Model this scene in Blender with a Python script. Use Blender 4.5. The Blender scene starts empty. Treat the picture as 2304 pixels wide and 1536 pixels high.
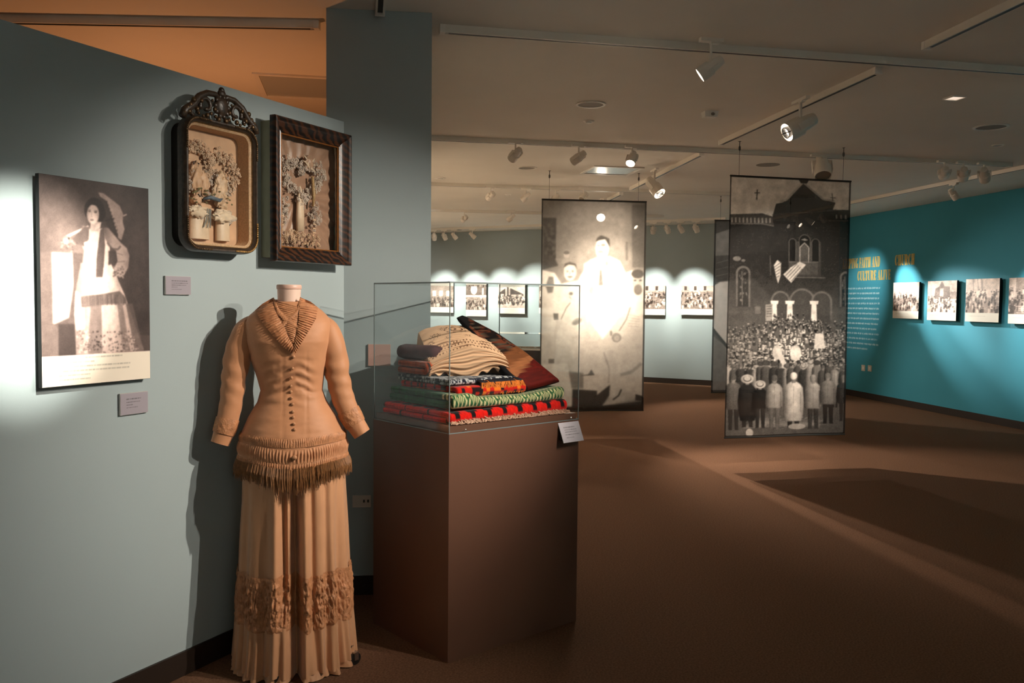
import bpy, bmesh, math, random
import numpy as np
from mathutils import Vector, Matrix

# ------------------------------------------------------------------ camera, world, exposure
scene = bpy.context.scene
COL = scene.collection
F_PX, PITCH, ROLL, EYE = 1936.0, math.radians(2.68), math.radians(0.53), 1.55
cp, sp, cr, sr = math.cos(PITCH), math.sin(PITCH), math.cos(ROLL), math.sin(ROLL)
cam_data = bpy.data.cameras.new('camera')
cam_data.sensor_width = 36.0
cam_data.lens = 36.0 * F_PX / 2304.0
cam_data.clip_start = 0.05
cam_data.clip_end = 100.0
cam = bpy.data.objects.new('camera', cam_data)
COL.objects.link(cam)
_fwd = Vector((0, cp, -sp))
_up0 = Vector((0, sp, cp))
_r0 = Vector((1, 0, 0))
_right = cr * _r0 + sr * _up0
_up = -sr * _r0 + cr * _up0
cam.matrix_world = Matrix(((_right.x, _up.x, -_fwd.x, 0.0), (_right.y, _up.y, -_fwd.y, 0.0),
                           (_right.z, _up.z, -_fwd.z, EYE), (0, 0, 0, 1)))
scene.camera = cam

world = bpy.data.worlds.new('gallery_world')
scene.world = world
world.use_nodes = True
world.node_tree.nodes['Background'].inputs[0].default_value = (1.0, 0.86, 0.72, 1)
world.node_tree.nodes['Background'].inputs[1].default_value = 0.045

vs = scene.view_settings
vs.view_transform = 'Standard'
vs.look = 'None'
vs.exposure = 0.0
vs.gamma = 1.0
vs.use_curve_mapping = False

CEIL = 3.03          # ceiling height
TRK = 2.9875          # underside of the lighting tracks
LAMP = (1.0, 0.89, 0.76)
LAMP_COOL = (1.0, 0.97, 0.90)

# ------------------------------------------------------------------ survey helpers (a point seen in the photo, put on a known plane)
def ray(px, py):
    x, y = (px - 1152) / F_PX, (py - 768) / F_PX
    x_, u = cr * x + sr * y, sr * x - cr * y
    return np.array([x_, cp + u * sp, -sp + u * cp])
EYEP = np.array([0, 0, EYE])
def onz(px, py, z):
    d = ray(px, py)
    return EYEP + d * (z - EYE) / d[2]
def onplane(px, py, p, n):
    d = ray(px, py)
    return EYEP + d * ((p[0] * n[0] + p[1] * n[1]) / (d[0] * n[0] + d[1] * n[1]))

class Wall:
    """vertical plane: s runs to the viewer's right, N points into the room"""
    def __init__(self, a, b):
        self.a = np.array([a[0], a[1], 0.0])
        d = np.array([b[0] - a[0], b[1] - a[1], 0.0])
        self.len = float(np.linalg.norm(d))
        self.D = d / self.len
        self.N = np.array([self.D[1], -self.D[0], 0.0])
        self.rot = math.atan2(self.D[1], self.D[0])
    def sz(self, px, py, off=0.0):
        p = onplane(px, py, self.a + self.N * off, self.N)
        return float((p - self.a) @ self.D), float(p[2])
    def at(self, s, z, off=0.0):
        p = self.a + self.D * s + self.N * off
        return (float(p[0]), float(p[1]), float(z))

# ------------------------------------------------------------------ object helpers
def tag(o, label=None, cat=None, group=None, kind=None):
    if label: o['label'] = label
    if cat: o['category'] = cat
    if group: o['group'] = group
    if kind: o['kind'] = kind
    return o
def thing(name, label, cat, loc=(0, 0, 0), rotz=0.0, group=None):
    o = bpy.data.objects.new(name, None)
    o.empty_display_size = 0.1
    COL.objects.link(o)
    o.location = loc
    o.rotation_euler = (0, 0, rotz)
    return tag(o, label, cat, group)

class MB:
    def __init__(self):
        self.v, self.f, self.c = [], [], []
    def add(self, vs, fs, m=None, col=None):
        b = len(self.v)
        if m is not None:
            vs = [tuple(m @ Vector(p)) for p in vs]
        self.v.extend([tuple(map(float, p)) for p in vs])
        self.f.extend([tuple(b + i for i in q) for q in fs])
        if col is not None:
            if len(col) == 3 and not hasattr(col[0], '__len__'):
                col = [col] * len(vs)
            self.c.extend(col)
        return self
    def box(self, c, s, m=None, col=None):
        x, y, z = c
        a, b, d = s[0] / 2, s[1] / 2, s[2] / 2
        vs = [(x + i * a, y + j * b, z + k * d) for k in (-1, 1) for j in (-1, 1) for i in (-1, 1)]
        return self.add(vs, [(0, 2, 3, 1), (4, 5, 7, 6), (0, 1, 5, 4), (2, 6, 7, 3), (0, 4, 6, 2), (1, 3, 7, 5)], m, col)
    def lathe(self, prof, n=20, m=None, cap=True, sx=1.0, sy=1.0, col=None):
        vs, fs = [], []
        for r, z in prof:
            for i in range(n):
                t = 2 * math.pi * i / n
                vs.append((r * math.cos(t) * sx, r * math.sin(t) * sy, z))
        for k in range(len(prof) - 1):
            for i in range(n):
                j = (i + 1) % n
                fs.append((k * n + i, k * n + j, (k + 1) * n + j, (k + 1) * n + i))
        if cap:
            fs.append(tuple(range(n - 1, -1, -1)))
            fs.append(tuple((len(prof) - 1) * n + i for i in range(n)))
        return self.add(vs, fs, m, col)
    def tube(self, path, r, n=8, m=None, closed=False, sq=1.0, cap=True, col=None):
        P = [Vector(p) for p in path]
        L = len(P)
        R = r if hasattr(r, '__len__') else [r] * L
        vs, fs = [], []
        up = Vector((0.0, 0.0, 1.0))
        prev = None
        for i in range(L):
            if closed:
                t = P[(i + 1) % L] - P[i - 1]
            else:
                t = P[min(i + 1, L - 1)] - P[max(i - 1, 0)]
            t.normalize()
            if prev is None:
                a = t.cross(up)
                if a.length < 1e-3: a = t.cross(Vector((1, 0, 0)))
            else:
                a = prev - t * prev.dot(t)
            a.normalize()
            prev = a
            b = t.cross(a)
            for k in range(n):
                th = 2 * math.pi * k / n
                q = P[i] + (a * math.cos(th) + b * math.sin(th) * sq) * R[i]
                vs.append(tuple(q))
        for i in range(L if closed else L - 1):
            for k in range(n):
                j = (k + 1) % n
                i2 = (i + 1) % L
                fs.append((i * n + k, i * n + j, i2 * n + j, i2 * n + k))
        if cap and not closed:
            fs.append(tuple(range(n - 1, -1, -1)))
            fs.append(tuple((L - 1) * n + k for k in range(n)))
        return self.add(vs, fs, m, col)
    def ball(self, c, r, n=8, k=5, col=None, m=None):
        rr = r if hasattr(r, '__len__') else (r, r, r)
        vs, fs = [(c[0], c[1], c[2] - rr[2])], []
        for i in range(1, k):
            ph = math.pi * i / k - math.pi / 2
            for j in range(n):
                t = 2 * math.pi * j / n
                vs.append((c[0] + rr[0] * math.cos(ph) * math.cos(t), c[1] + rr[1] * math.cos(ph) * math.sin(t), c[2] + rr[2] * math.sin(ph)))
        vs.append((c[0], c[1], c[2] + rr[2]))
        for j in range(n):
            fs.append((0, 1 + (j + 1) % n, 1 + j))
            fs.append((len(vs) - 1, 1 + (k - 2) * n + j, 1 + (k - 2) * n + (j + 1) % n))
        for i in range(k - 2):
            for j in range(n):
                fs.append((1 + i * n + j, 1 + i * n + (j + 1) % n, 1 + (i + 1) * n + (j + 1) % n, 1 + (i + 1) * n + j))
        return self.add(vs, fs, m, col)
    def prism(self, poly, y0, y1, m=None):
        """poly in (x, z), extruded along y"""
        n = len(poly)
        vs = [(p[0], y0, p[1]) for p in poly] + [(p[0], y1, p[1]) for p in poly]
        fs = [tuple(range(n)), tuple(range(2 * n - 1, n - 1, -1))]
        fs += [(i, i + n, (i + 1) % n + n, (i + 1) % n) for i in range(n)]
        return self.add(vs, fs, m)
    def loops(self, loops, closed=False, cap=False, m=None, col=None):
        n = len(loops[0])
        vs = [p for l in loops for p in l]
        fs = []
        K = len(loops)
        for k in range(K if closed else K - 1):
            k2 = (k + 1) % K
            for i in range(n):
                j = (i + 1) % n
                fs.append((k * n + i, k * n + j, k2 * n + j, k2 * n + i))
        if cap:
            fs.append(tuple(range(n - 1, -1, -1)))
            fs.append(tuple((K - 1) * n + i for i in range(n)))
        return self.add(vs, fs, m, col)
    def sheet(self, P, wrap=False, m=None, col=None):
        """P: array [nv][nu] of points"""
        nv, nu = len(P), len(P[0])
        vs = [tuple(p) for row in P for p in row]
        fs = []
        for a in range(nv - 1):
            for b in range(nu if wrap else nu - 1):
                b2 = (b + 1) % nu
                fs.append((a * nu + b, a * nu + b2, (a + 1) * nu + b2, (a + 1) * nu + b))
        return self.add(vs, fs, m, col)
    def build(self, name, mat, parent=None, smooth=False, label=None, kind=None, fix=True):
        me = bpy.data.meshes.new(name)
        me.from_pydata(self.v, [], self.f)
        if fix:
            bm = bmesh.new()
            bm.from_mesh(me)
            bmesh.ops.recalc_face_normals(bm, faces=bm.faces)
            bm.to_mesh(me)
            bm.free()
        if self.c and len(self.c) == len(self.v):
            at = me.color_attributes.new('Col', 'FLOAT_COLOR', 'POINT')
            a = np.ones((len(self.v), 4), np.float32)
            a[:, :3] = np.array(self.c, np.float32)
            at.data.foreach_set('color', a.ravel())
        if smooth:
            me.polygons.foreach_set('use_smooth', [True] * len(me.polygons))
            if smooth == 'auto':
                me.set_sharp_from_angle(angle=math.radians(35))
        me.materials.append(mat)
        o = bpy.data.objects.new(name, me)
        COL.objects.link(o)
        if parent: o.parent = parent
        return tag(o, label, None, None, kind)

def grid_obj(name, P, mat, parent=None, wrap=False, cols=None, smooth=True, label=None, kind=None, flip=False):
    """fast sheet from a numpy array [nv, nu, 3] with optional colours [nv, nu, 3] (linear)"""
    P = np.asarray(P, np.float32)
    nv, nu = P.shape[:2]
    me = bpy.data.meshes.new(name)
    a = np.arange(nv - 1)[:, None]
    b = np.arange(nu if wrap else nu - 1)[None, :]
    b2 = (b + 1) % nu
    q = np.stack([a * nu + b, a * nu + b2, (a + 1) * nu + b2, (a + 1) * nu + b], -1).reshape(-1, 4)
    if flip: q = q[:, ::-1]
    nf = len(q)
    me.vertices.add(nv * nu)
    me.vertices.foreach_set('co', P.reshape(-1))
    me.loops.add(nf * 4)
    me.loops.foreach_set('vertex_index', q.reshape(-1).astype(np.int32))
    me.polygons.add(nf)
    me.polygons.foreach_set('loop_start', (np.arange(nf) * 4).astype(np.int32))
    me.update(calc_edges=True)
    if smooth: me.polygons.foreach_set('use_smooth', [True] * nf)
    if cols is not None:
        at = me.color_attributes.new('Col', 'FLOAT_COLOR', 'POINT')
        c = np.ones((nv * nu, 4), np.float32)
        c[:, :3] = np.asarray(cols, np.float32).reshape(-1, 3)
        at.data.foreach_set('color', c.ravel())
    me.materials.append(mat)
    o = bpy.data.objects.new(name, me)
    COL.objects.link(o)
    if parent: o.parent = parent
    return tag(o, label, None, None, kind)

# ------------------------------------------------------------------ noise
def vnoise(x, y, seed=0):
    x, y = np.asarray(x, float), np.asarray(y, float)
    xi, yi = np.floor(x).astype(np.int64), np.floor(y).astype(np.int64)
    fx, fy = x - xi, y - yi
    fx, fy = fx * fx * (3 - 2 * fx), fy * fy * (3 - 2 * fy)
    def h(a, b):
        n = (a * 374761393 + b * 668265263 + seed * 974634777) & 0xffffffff
        n = ((n ^ (n >> 13)) * 1274126177) & 0xffffffff
        return ((n ^ (n >> 16)) & 0xffff) / 65535.0
    return (h(xi, yi) * (1 - fx) + h(xi + 1, yi) * fx) * (1 - fy) + (h(xi, yi + 1) * (1 - fx) + h(xi + 1, yi + 1) * fx) * fy
def fbm(x, y, seed=0, o=4):
    s, a, t = 0, 1.0, 0
    for k in range(o):
        s = s + a * vnoise(np.asarray(x) * 2 ** k + 17 * k, np.asarray(y) * 2 ** k, seed + k)
        t += a
        a *= 0.5
    return s / t
def lin(c):
    c = np.asarray(c, float)
    return np.where(c <= 0.04045, c / 12.92, ((c + 0.055) / 1.055) ** 2.4)
def sstep(a, b, x):
    t = np.clip((x - a) / (b - a), 0, 1)
    return t * t * (3 - 2 * t)

# ------------------------------------------------------------------ materials
MATS = {}
def mat(name, rgb=(0.5, 0.5, 0.5), rough=0.6, metal=0.0, var=0.0, scale=20.0, bump=0.0, bscale=200.0, spec=0.4, sheen=0.0, emit=None, estr=0.0, coat=0.0, alpha=None):
    if name in MATS: return MATS[name]
    m = bpy.data.materials.new(name)
    m.use_nodes = True
    nt = m.node_tree
    b = nt.nodes['Principled BSDF']
    b.inputs['Base Color'].default_value = (*rgb, 1)
    b.inputs['Roughness'].default_value = rough
    b.inputs['Metallic'].default_value = metal
    b.inputs['Specular IOR Level'].default_value = spec
    if sheen: b.inputs['Sheen Weight'].default_value = sheen
    if coat: b.inputs['Coat Weight'].default_value = coat
    tc = nt.nodes.new('ShaderNodeTexCoord')
    if var > 0:
        n = nt.nodes.new('ShaderNodeTexNoise')
        n.inputs['Scale'].default_value = scale
        n.inputs['Detail'].default_value = 4
        nt.links.new(tc.outputs['Object'], n.inputs['Vector'])
        r = nt.nodes.new('ShaderNodeValToRGB')
        r.color_ramp.elements[0].color = (*[c * (1 - var) for c in rgb], 1)
        r.color_ramp.elements[1].color = (*[min(1, c * (1 + var)) for c in rgb], 1)
        r.color_ramp.elements[0].position = 0.3
        r.color_ramp.elements[1].position = 0.7
        nt.links.new(n.outputs['Fac'], r.inputs['Fac'])
        nt.links.new(r.outputs['Color'], b.inputs['Base Color'])
    if bump > 0:
        n2 = nt.nodes.new('ShaderNodeTexNoise')
        n2.inputs['Scale'].default_value = bscale
        n2.inputs['Detail'].default_value = 3
        nt.links.new(tc.outputs['Object'], n2.inputs['Vector'])
        bp = nt.nodes.new('ShaderNodeBump')
        bp.inputs['Strength'].default_value = bump
        bp.inputs['Distance'].default_value = 0.004
        nt.links.new(n2.outputs['Fac'], bp.inputs['Height'])
        nt.links.new(bp.outputs['Normal'], b.inputs['Normal'])
    if emit:
        b.inputs['Emission Color'].default_value = (*emit, 1)
        b.inputs['Emission Strength'].default_value = estr
    MATS[name] = m
    return m
def vmat(name, rough=0.6, spec=0.3, sheen=0.0, bump=0.0, bscale=300.0, transl=0.0, transp=0.0):
    """material coloured by the print or weave stored on the mesh"""
    if name in MATS: return MATS[name]
    m = bpy.data.materials.new(name)
    m.use_nodes = True
    nt = m.node_tree
    b = nt.nodes['Principled BSDF']
    at = nt.nodes.new('ShaderNodeVertexColor')
    at.layer_name = 'Col'
    nt.links.new(at.outputs['Color'], b.inputs['Base Color'])
    b.inputs['Roughness'].default_value = rough
    b.inputs['Specular IOR Level'].default_value = spec
    if sheen: b.inputs['Sheen Weight'].default_value = sheen
    if bump > 0:
        tc = nt.nodes.new('ShaderNodeTexCoord')
        n2 = nt.nodes.new('ShaderNodeTexNoise')
        n2.inputs['Scale'].default_value = bscale
        nt.links.new(tc.outputs['Object'], n2.inputs['Vector'])
        bp = nt.nodes.new('ShaderNodeBump')
        bp.inputs['Strength'].default_value = bump
        bp.inputs['Distance'].default_value = 0.003
        nt.links.new(n2.outputs['Fac'], bp.inputs['Height'])
        nt.links.new(bp.outputs['Normal'], b.inputs['Normal'])
    out = nt.nodes['Material Output']
    last = b.outputs['BSDF']
    if transl > 0:
        t = nt.nodes.new('ShaderNodeBsdfTranslucent')
        nt.links.new(at.outputs['Color'], t.inputs['Color'])
        mx = nt.nodes.new('ShaderNodeMixShader')
        mx.inputs[0].default_value = transl
        nt.links.new(last, mx.inputs[1])
        nt.links.new(t.outputs[0], mx.inputs[2])
        last = mx.outputs[0]
    if transp > 0:
        t = nt.nodes.new('ShaderNodeBsdfTransparent')
        mx = nt.nodes.new('ShaderNodeMixShader')
        mx.inputs[0].default_value = transp
        nt.links.new(last, mx.inputs[1])
        nt.links.new(t.outputs[0], mx.inputs[2])
        last = mx.outputs[0]
    nt.links.new(last, out.inputs['Surface'])
    MATS[name] = m
    return m
def glassmat(name, tint=(0.97, 0.99, 0.99), refl=1.0, rough=0.0):
    """thin clear sheet: see-through, with a Fresnel reflection"""
    if name in MATS: return MATS[name]
    m = bpy.data.materials.new(name)
    m.use_nodes = True
    nt = m.node_tree
    nt.nodes.remove(nt.nodes['Principled BSDF'])
    t = nt.nodes.new('ShaderNodeBsdfTransparent')
    t.inputs['Color'].default_value = (*tint, 1)
    g = nt.nodes.new('ShaderNodeBsdfGlossy')
    g.inputs['Roughness'].default_value = rough
    lw = nt.nodes.new('ShaderNodeLayerWeight')
    lw.inputs['Blend'].default_value = 0.5
    pw = nt.nodes.new('ShaderNodeMath')
    pw.operation = 'POWER'
    pw.inputs[1].default_value = 5.0
    nt.links.new(lw.outputs['Facing'], pw.inputs[0])
    mu = nt.nodes.new('ShaderNodeMath')
    mu.operation = 'MULTIPLY_ADD'
    mu.inputs[1].default_value = 0.96 * refl
    mu.inputs[2].default_value = 0.035 * refl
    nt.links.new(pw.outputs[0], mu.inputs[0])
    mx = nt.nodes.new('ShaderNodeMixShader')
    nt.links.new(mu.outputs[0], mx.inputs[0])
    nt.links.new(t.outputs[0], mx.inputs[1])
    nt.links.new(g.outputs[0], mx.inputs[2])
    nt.links.new(mx.outputs[0], nt.nodes['Material Output'].inputs['Surface'])
    MATS[name] = m
    return m

def wallpaint(name, rgb, var=0.03):
    return mat(name, rgb, rough=0.75, var=var, scale=1.5, bump=0.06, bscale=350, spec=0.25)
M_BLUE = wallpaint('blue_grey_wall_paint', (0.335, 0.395, 0.405))
M_TEAL = wallpaint('teal_wall_paint', (0.050, 0.29, 0.39))
M_CEIL = wallpaint('ceiling_paint', (0.80, 0.76, 0.69))
M_WARM = wallpaint('cream_wall_paint', (0.60, 0.50, 0.38))
M_BASE = mat('dark_baseboard_vinyl', (0.022, 0.013, 0.009), rough=0.5)
M_CARPET = mat('brown_carpet_pile', (0.205, 0.106, 0.062), rough=0.95, var=0.30, scale=110, bump=0.9, bscale=700, spec=0.05)
M_WHITE = mat('white_enamel', (0.84, 0.80, 0.74), rough=0.4)
M_BLACK = mat('black_plastic', (0.012, 0.011, 0.010), rough=0.45)
M_STEEL = mat('brushed_steel', (0.55, 0.53, 0.50), rough=0.3, metal=1.0)
# ------------------------------------------------------------------ the room
left_a = onz(261.7, 1535, 0.10)
left_b = onz(522, 1414.7, 0.10)
_ang = math.radians(27.4)
WL = Wall((-1.219 - math.sin(_ang) * 2.2, 3.718 - math.cos(_ang) * 2.2), (-1.219, 3.718))
_cl, _cr = onz(734, 18, CEIL), onz(972, 29, CEIL)
WC = Wall((_cl[0], _cl[1]), (_cr[0], _cr[1]))
_ra, _rb = onz(1903.9, 887.5, 0), onz(2304, 967, 0)
_rd = (_rb - _ra) / np.linalg.norm(_rb - _ra)
_ba, _bb = onz(971, 524.5, CEIL), onz(1600, 502.8, CEIL)
_bd = (_bb - _ba) / np.linalg.norm(_bb - _ba)
# corner where the back wall and the teal wall meet
_A = np.array([[_bd[0], -_rd[0]], [_bd[1], -_rd[1]]])
_t = np.linalg.solve(_A, (_ra - _ba)[:2])
_corner = _ba[:2] + _bd[:2] * _t[0]
WB = Wall(_ba[:2] - _bd[:2] * 3.0, _corner)
WR = Wall(_corner, _rb[:2] + _rd[:2] * 6.5)

def slab(name, poly, z0, z1, m):
    n = len(poly)
    mb = MB()
    vs = [(p[0], p[1], z0) for p in poly] + [(p[0], p[1], z1) for p in poly]
    fs = [tuple(range(n - 1, -1, -1)), tuple(range(n, 2 * n))] + [(i, (i + 1) % n, (i + 1) % n + n, i + n) for i in range(n)]
    mb.add(vs, fs)
    o = mb.build(name, m)
    return tag(o, kind='structure')
ROOM = [(-7.5, -1.6), (8.8, -1.6), (8.8, 20.5), (-7.5, 20.5)]
slab('floor', ROOM, -0.06, 0.0, M_CARPET)
slab('ceiling', ROOM, CEIL, CEIL + 0.08, M_CEIL)
def wall_obj(name, W, z0, z1, thick, m, s0=0.0, s1=None):
    s1 = W.len if s1 is None else s1
    p = [W.at(s0, 0), W.at(s1, 0), W.at(s1, 0, -thick), W.at(s0, 0, -thick)]
    return slab(name, p, z0, z1, m)
_lw_end = WL.sz(768, 700)[0]
wall_obj('wall_left', WL, 0.0, 2.45, 0.14, M_BLUE, -2.0, _lw_end + 0.02)
wall_obj('wall_column', WC, 0.0, CEIL, 0.42, M_BLUE)
wall_obj('wall_back', WB, 0.0, CEIL, 0.12, M_BLUE)
wall_obj('wall_right', WR, 0.0, CEIL, 0.12, M_TEAL)
# outer shell of the building, beyond the partitions, plus one added wall
slab('wall_far_left', [(-7.5, -1.6), (-7.4, -1.6), (-7.4, 20.5), (-7.5, 20.5)], 0, CEIL, M_WARM)
slab('wall_rear', [(-7.5, -1.7), (8.8, -1.7), (8.8, -1.6), (-7.5, -1.6)], 0, CEIL, M_BLUE)
slab('wall_added_bounce', [(-0.86, 4.98), (-2.33, 18.9), (-2.43, 18.9), (-0.96, 4.98)], 0, CEIL, M_WARM)  # unseen wall added behind the column to bounce light to the ceiling
def baseboard(name, W, s0, s1, h=0.10, t=0.012):
    p = [W.at(s0, 0, 0), W.at(s1, 0, 0), W.at(s1, 0, t), W.at(s0, 0, t)]
    return slab(name, p, 0.0, h, M_BASE)
baseboard('baseboard_left', WL, -2.0, _lw_end)
baseboard('baseboard_column', WC, 0.0, WC.len + 0.012)
baseboard('baseboard_back', WB, 0.0, WB.len)
baseboard('baseboard_right', WR, 0.012, WR.len)

# ------------------------------------------------------------------ lighting tracks and spotlights
TRACK_GROUP = 'ceiling lighting tracks'
M_TRACK = mat('track_enamel', (0.80, 0.75, 0.67), rough=0.45)
def track(a, b, label, caps=(1, 1), w=0.046, h=0.042):
    a, b = np.array(a[:2]), np.array(b[:2])
    d = b - a
    L = float(np.linalg.norm(d))
    rot = math.atan2(d[1], d[0])
    t = thing('lighting_track', label, 'track', (a[0], a[1], CEIL - h), rot, TRACK_GROUP)
    mb = MB()
    mb.box((L / 2, -w / 2 + 0.005, h / 2), (L, 0.010, h)).box((L / 2, w / 2 - 0.005, h / 2), (L, 0.010, h)).box((L / 2, 0, h - 0.006), (L, w - 0.020, 0.012))
    mb.build('rail', M_TRACK, t)
    MB().box((L / 2, 0, 0.0065), (L - 0.05, w - 0.0205, 0.011)).build('conductor_slot', M_BLACK, t)
    for i, c in enumerate(caps):
        if c:
            MB().box((-0.012 if i == 0 else L + 0.012, 0, h / 2 - 0.001), (0.028, w + 0.004, h + 0.001)).build('end_cap', M_WHITE, t)
    return t
def P(px, py, z=TRK): return onz(px, py, z)
t1a, t1b = P(1000, 75), P(2304, 168)
t1b = t1a + (t1b - t1a) * 1.6
TR = {}
TR['t1'] = track(t1a, t1b, 'nearest long ceiling track crossing the whole room right of the blue column')
t2a, t2b = P(972, 316), P(2270, 375)
_d = (t2b - t2a) / np.linalg.norm(t2b - t2a)
TR['t2'] = track(t2a - _d * 0.8, t2b, 'long ceiling track in the middle distance above the church banner')
t3a, t3b = P(972, 418), P(1217, 426)
_d3 = (t3b - t3a) / np.linalg.norm(t3b - t3a)
TR['t3'] = track(t3a - _d3 * 0.8, t3a + _d3 * 5.2, 'third long ceiling track running behind the portrait banner')
t4a, t4b = P(972, 476), P(1217, 482.5)
_d4 = (t4b - t4a) / np.linalg.norm(t4b - t4a)
TR['t4'] = track(t4a - _d4 * 0.8, t4a + _d4 * 3.9, 'fourth long ceiling track, second one in front of the back wall')
t5a = np.array(WB.at(1.0, 0, 1.05))
t5b = np.array(WB.at(WB.len - 1.75, 0, 1.05))
TR['t5'] = track(t5a, t5b, 'farthest ceiling track close along the back wall')
ta, tb = P(1624, 326), P(1972, 168)
TR['A'] = track(ta, tb, 'short slanting ceiling track holding the largest spotlight')
tba, tbb = P(1421, 428), P(1577, 351)
TR['B'] = track(tba, tbb, 'short slanting ceiling track between the two hanging banners')
tca = P(1370, 452)
tcb = P(1397, 439)
TR['C'] = track(tca, tcb, 'short bit of ceiling track right behind the portrait banner')
tda, tdb = P(2088, 110), P(2304, 8)
TR['D'] = track(tda, tda + (tdb - tda) * 2.6, 'short slanting ceiling track in the upper right corner')
tea = P(855, 33)
TR['E'] = track(tea, tea + (P(857, 0) - tea) / np.linalg.norm(P(857, 0) - tea) * 2.3, 'ceiling track running toward the viewer above the blue column')
TR['L'] = track(P(2, 53), P(708, 66), 'ceiling track in the orange glow above the low partition wall')
tfa, tfb = P(1915, 459.5), P(2304, 381)
tfa = tfa - (tfb - tfa) / np.linalg.norm(tfb - tfa) * 3.2
TR['F'] = track(tfa, tfb + (tfb - tfa) * 0.6, 'ceiling track running parallel to the teal wall')

M_LAMP = mat('spotlight_enamel', (0.80, 0.74, 0.66), rough=0.35)
M_LENS = mat('lit_lamp_lens', (0.9, 0.85, 0.8), emit=(1.0, 0.84, 0.66), estr=14.0)
M_LENSB = mat('bright_lamp_lens', (0.9, 0.85, 0.8), emit=(1.0, 0.86, 0.68), estr=60.0)
M_LENSOFF = mat('unlit_lamp_lens', (0.25, 0.22, 0.18), rough=0.2)
def rot_to(d):
    return Vector(d).to_track_quat('Z', 'Y').to_matrix().to_4x4()
def spotlight(px, py, aim, label, trk=None, body_z=2.86, size=1.0, power=0.0, angle=40.0, blend=0.5, lens=None, color=LAMP, core=None, baffle=False, loc=None, group='track spotlights', shadow=0.025):
    c = np.array(loc, float) if loc is not None else onz(px, py, body_z)
    L, R = 0.125 * size, 0.042 * size
    top = Vector((c[0], c[1], TRK))
    t = thing('track_spotlight', label, 'spotlight', top, trk.rotation_euler.z if trk else 0.0, group)
    rz = t.rotation_euler.z
    inv = Matrix.Rotation(-rz, 4, 'Z')
    MB().box((0, 0, -0.0103), (0.13 * max(size, 1), 0.034, 0.020)).box((0.02, 0, -0.024), (0.05, 0.028, 0.012)).build('adapter', M_LAMP, t)
    drop = c[2] - TRK
    MB().tube([(0, 0, -0.02), (0, 0, drop + R * 0.2)], 0.0075 * size, 8).build('stem', M_LAMP, t)
    d = Vector(aim) - Vector(c)
    d.normalize()
    dl = (inv.to_3x3() @ d)
    m = Matrix.Translation((0, 0, drop)) @ rot_to(dl)
    mb = MB()
    mb.lathe([(R * 0.30, -L * 0.62), (R * 0.62, -L * 0.58), (R * 0.74, -L * 0.30), (R * 0.80, -L * 0.05), (R, 0.0), (R, L * 0.55), (R * 0.93, L * 0.55), (R * 0.90, L * 0.46)], 20, m, cap=False)
    mb.lathe([(0.0005, -L * 0.62), (R * 0.30, -L * 0.62)], 20, m, cap=False)
    mb.build('lamp_body', M_LAMP, t, smooth='auto')
    MB().box((R * 1.12, 0, -0.004), (0.006, R * 0.7, L * 0.55), m).box((-R * 1.12, 0, -0.004), (0.006, R * 0.7, L * 0.55), m).box((0, 0, -L * 0.30), (R * 2.35, R * 0.55, 0.006), m).build('yoke', M_LAMP, t)
    lm = lens or (M_LENS if power > 0 else M_LENSOFF)
    MB().lathe([(0.0005, L * 0.45), (R * 0.90, L * 0.43)], 20, m, cap=False).build('lens', lm, t)
    if baffle:
        mb = MB()
        mb.box((0, 0, L * 0.52), (R * 1.8, R * 0.10, L * 0.12), m)
        mb.lathe([(R * 0.60, L * 0.46), (R * 0.60, L * 0.60), (R * 0.52, L * 0.60), (R * 0.52, L * 0.46)], 18, m, cap=False)
        mb.build('baffle', M_BLACK, t)
    if power > 0:
        ld = bpy.data.lights.new('spotlight_beam', 'SPOT')
        ld.energy = power
        ld.color = color
        ld.spot_size = math.radians(angle)
        ld.spot_blend = blend
        ld.shadow_soft_size = shadow
        lo = bpy.data.objects.new('spotlight_beam', ld)
        COL.objects.link(lo)
        lo.parent = t
        bm_ = Matrix.Translation(Vector((0, 0, drop)) + dl * (L * 0.62)) @ Vector(dl).to_track_quat('-Z', 'Y').to_matrix().to_4x4()
        lo.matrix_local = bm_
        if core:   # the tight bright centre of a reflector lamp
            l2 = ld.copy()
            l2.energy, l2.spot_size, l2.spot_blend = core[0], math.radians(core[1]), 1.0
            o2 = bpy.data.objects.new('spotlight_beam', l2)
            COL.objects.link(o2)
            o2.parent = t
            o2.matrix_local = bm_
    return t

DRESS = np.array([-0.93, 3.62])
# --- lamps outside the picture that light the near objects
spotlight(0, 0, (-0.90, 3.92, 1.32), 'spotlight right of the frame aimed at the old dress', loc=(2.05, 2.75, 2.86), power=470, angle=46, blend=0.85, trk=TR['D'], shadow=0.02)
spotlight(0, 0, (-0.95, 3.45, 0.95), 'second spotlight right of the frame aimed at the old dress', loc=(2.5, 2.15, 2.86), power=210, angle=46, blend=0.8, trk=TR['D'], shadow=0.02)
spotlight(0, 0, WL.at(WL.sz(52, 680)[0], 1.57), 'spotlight aimed at the portrait photo panel', loc=(0.25, 1.85, 2.86), power=1350, angle=18, blend=1.0, color=(1.0, 0.96, 0.84), trk=TR['E'])
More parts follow.
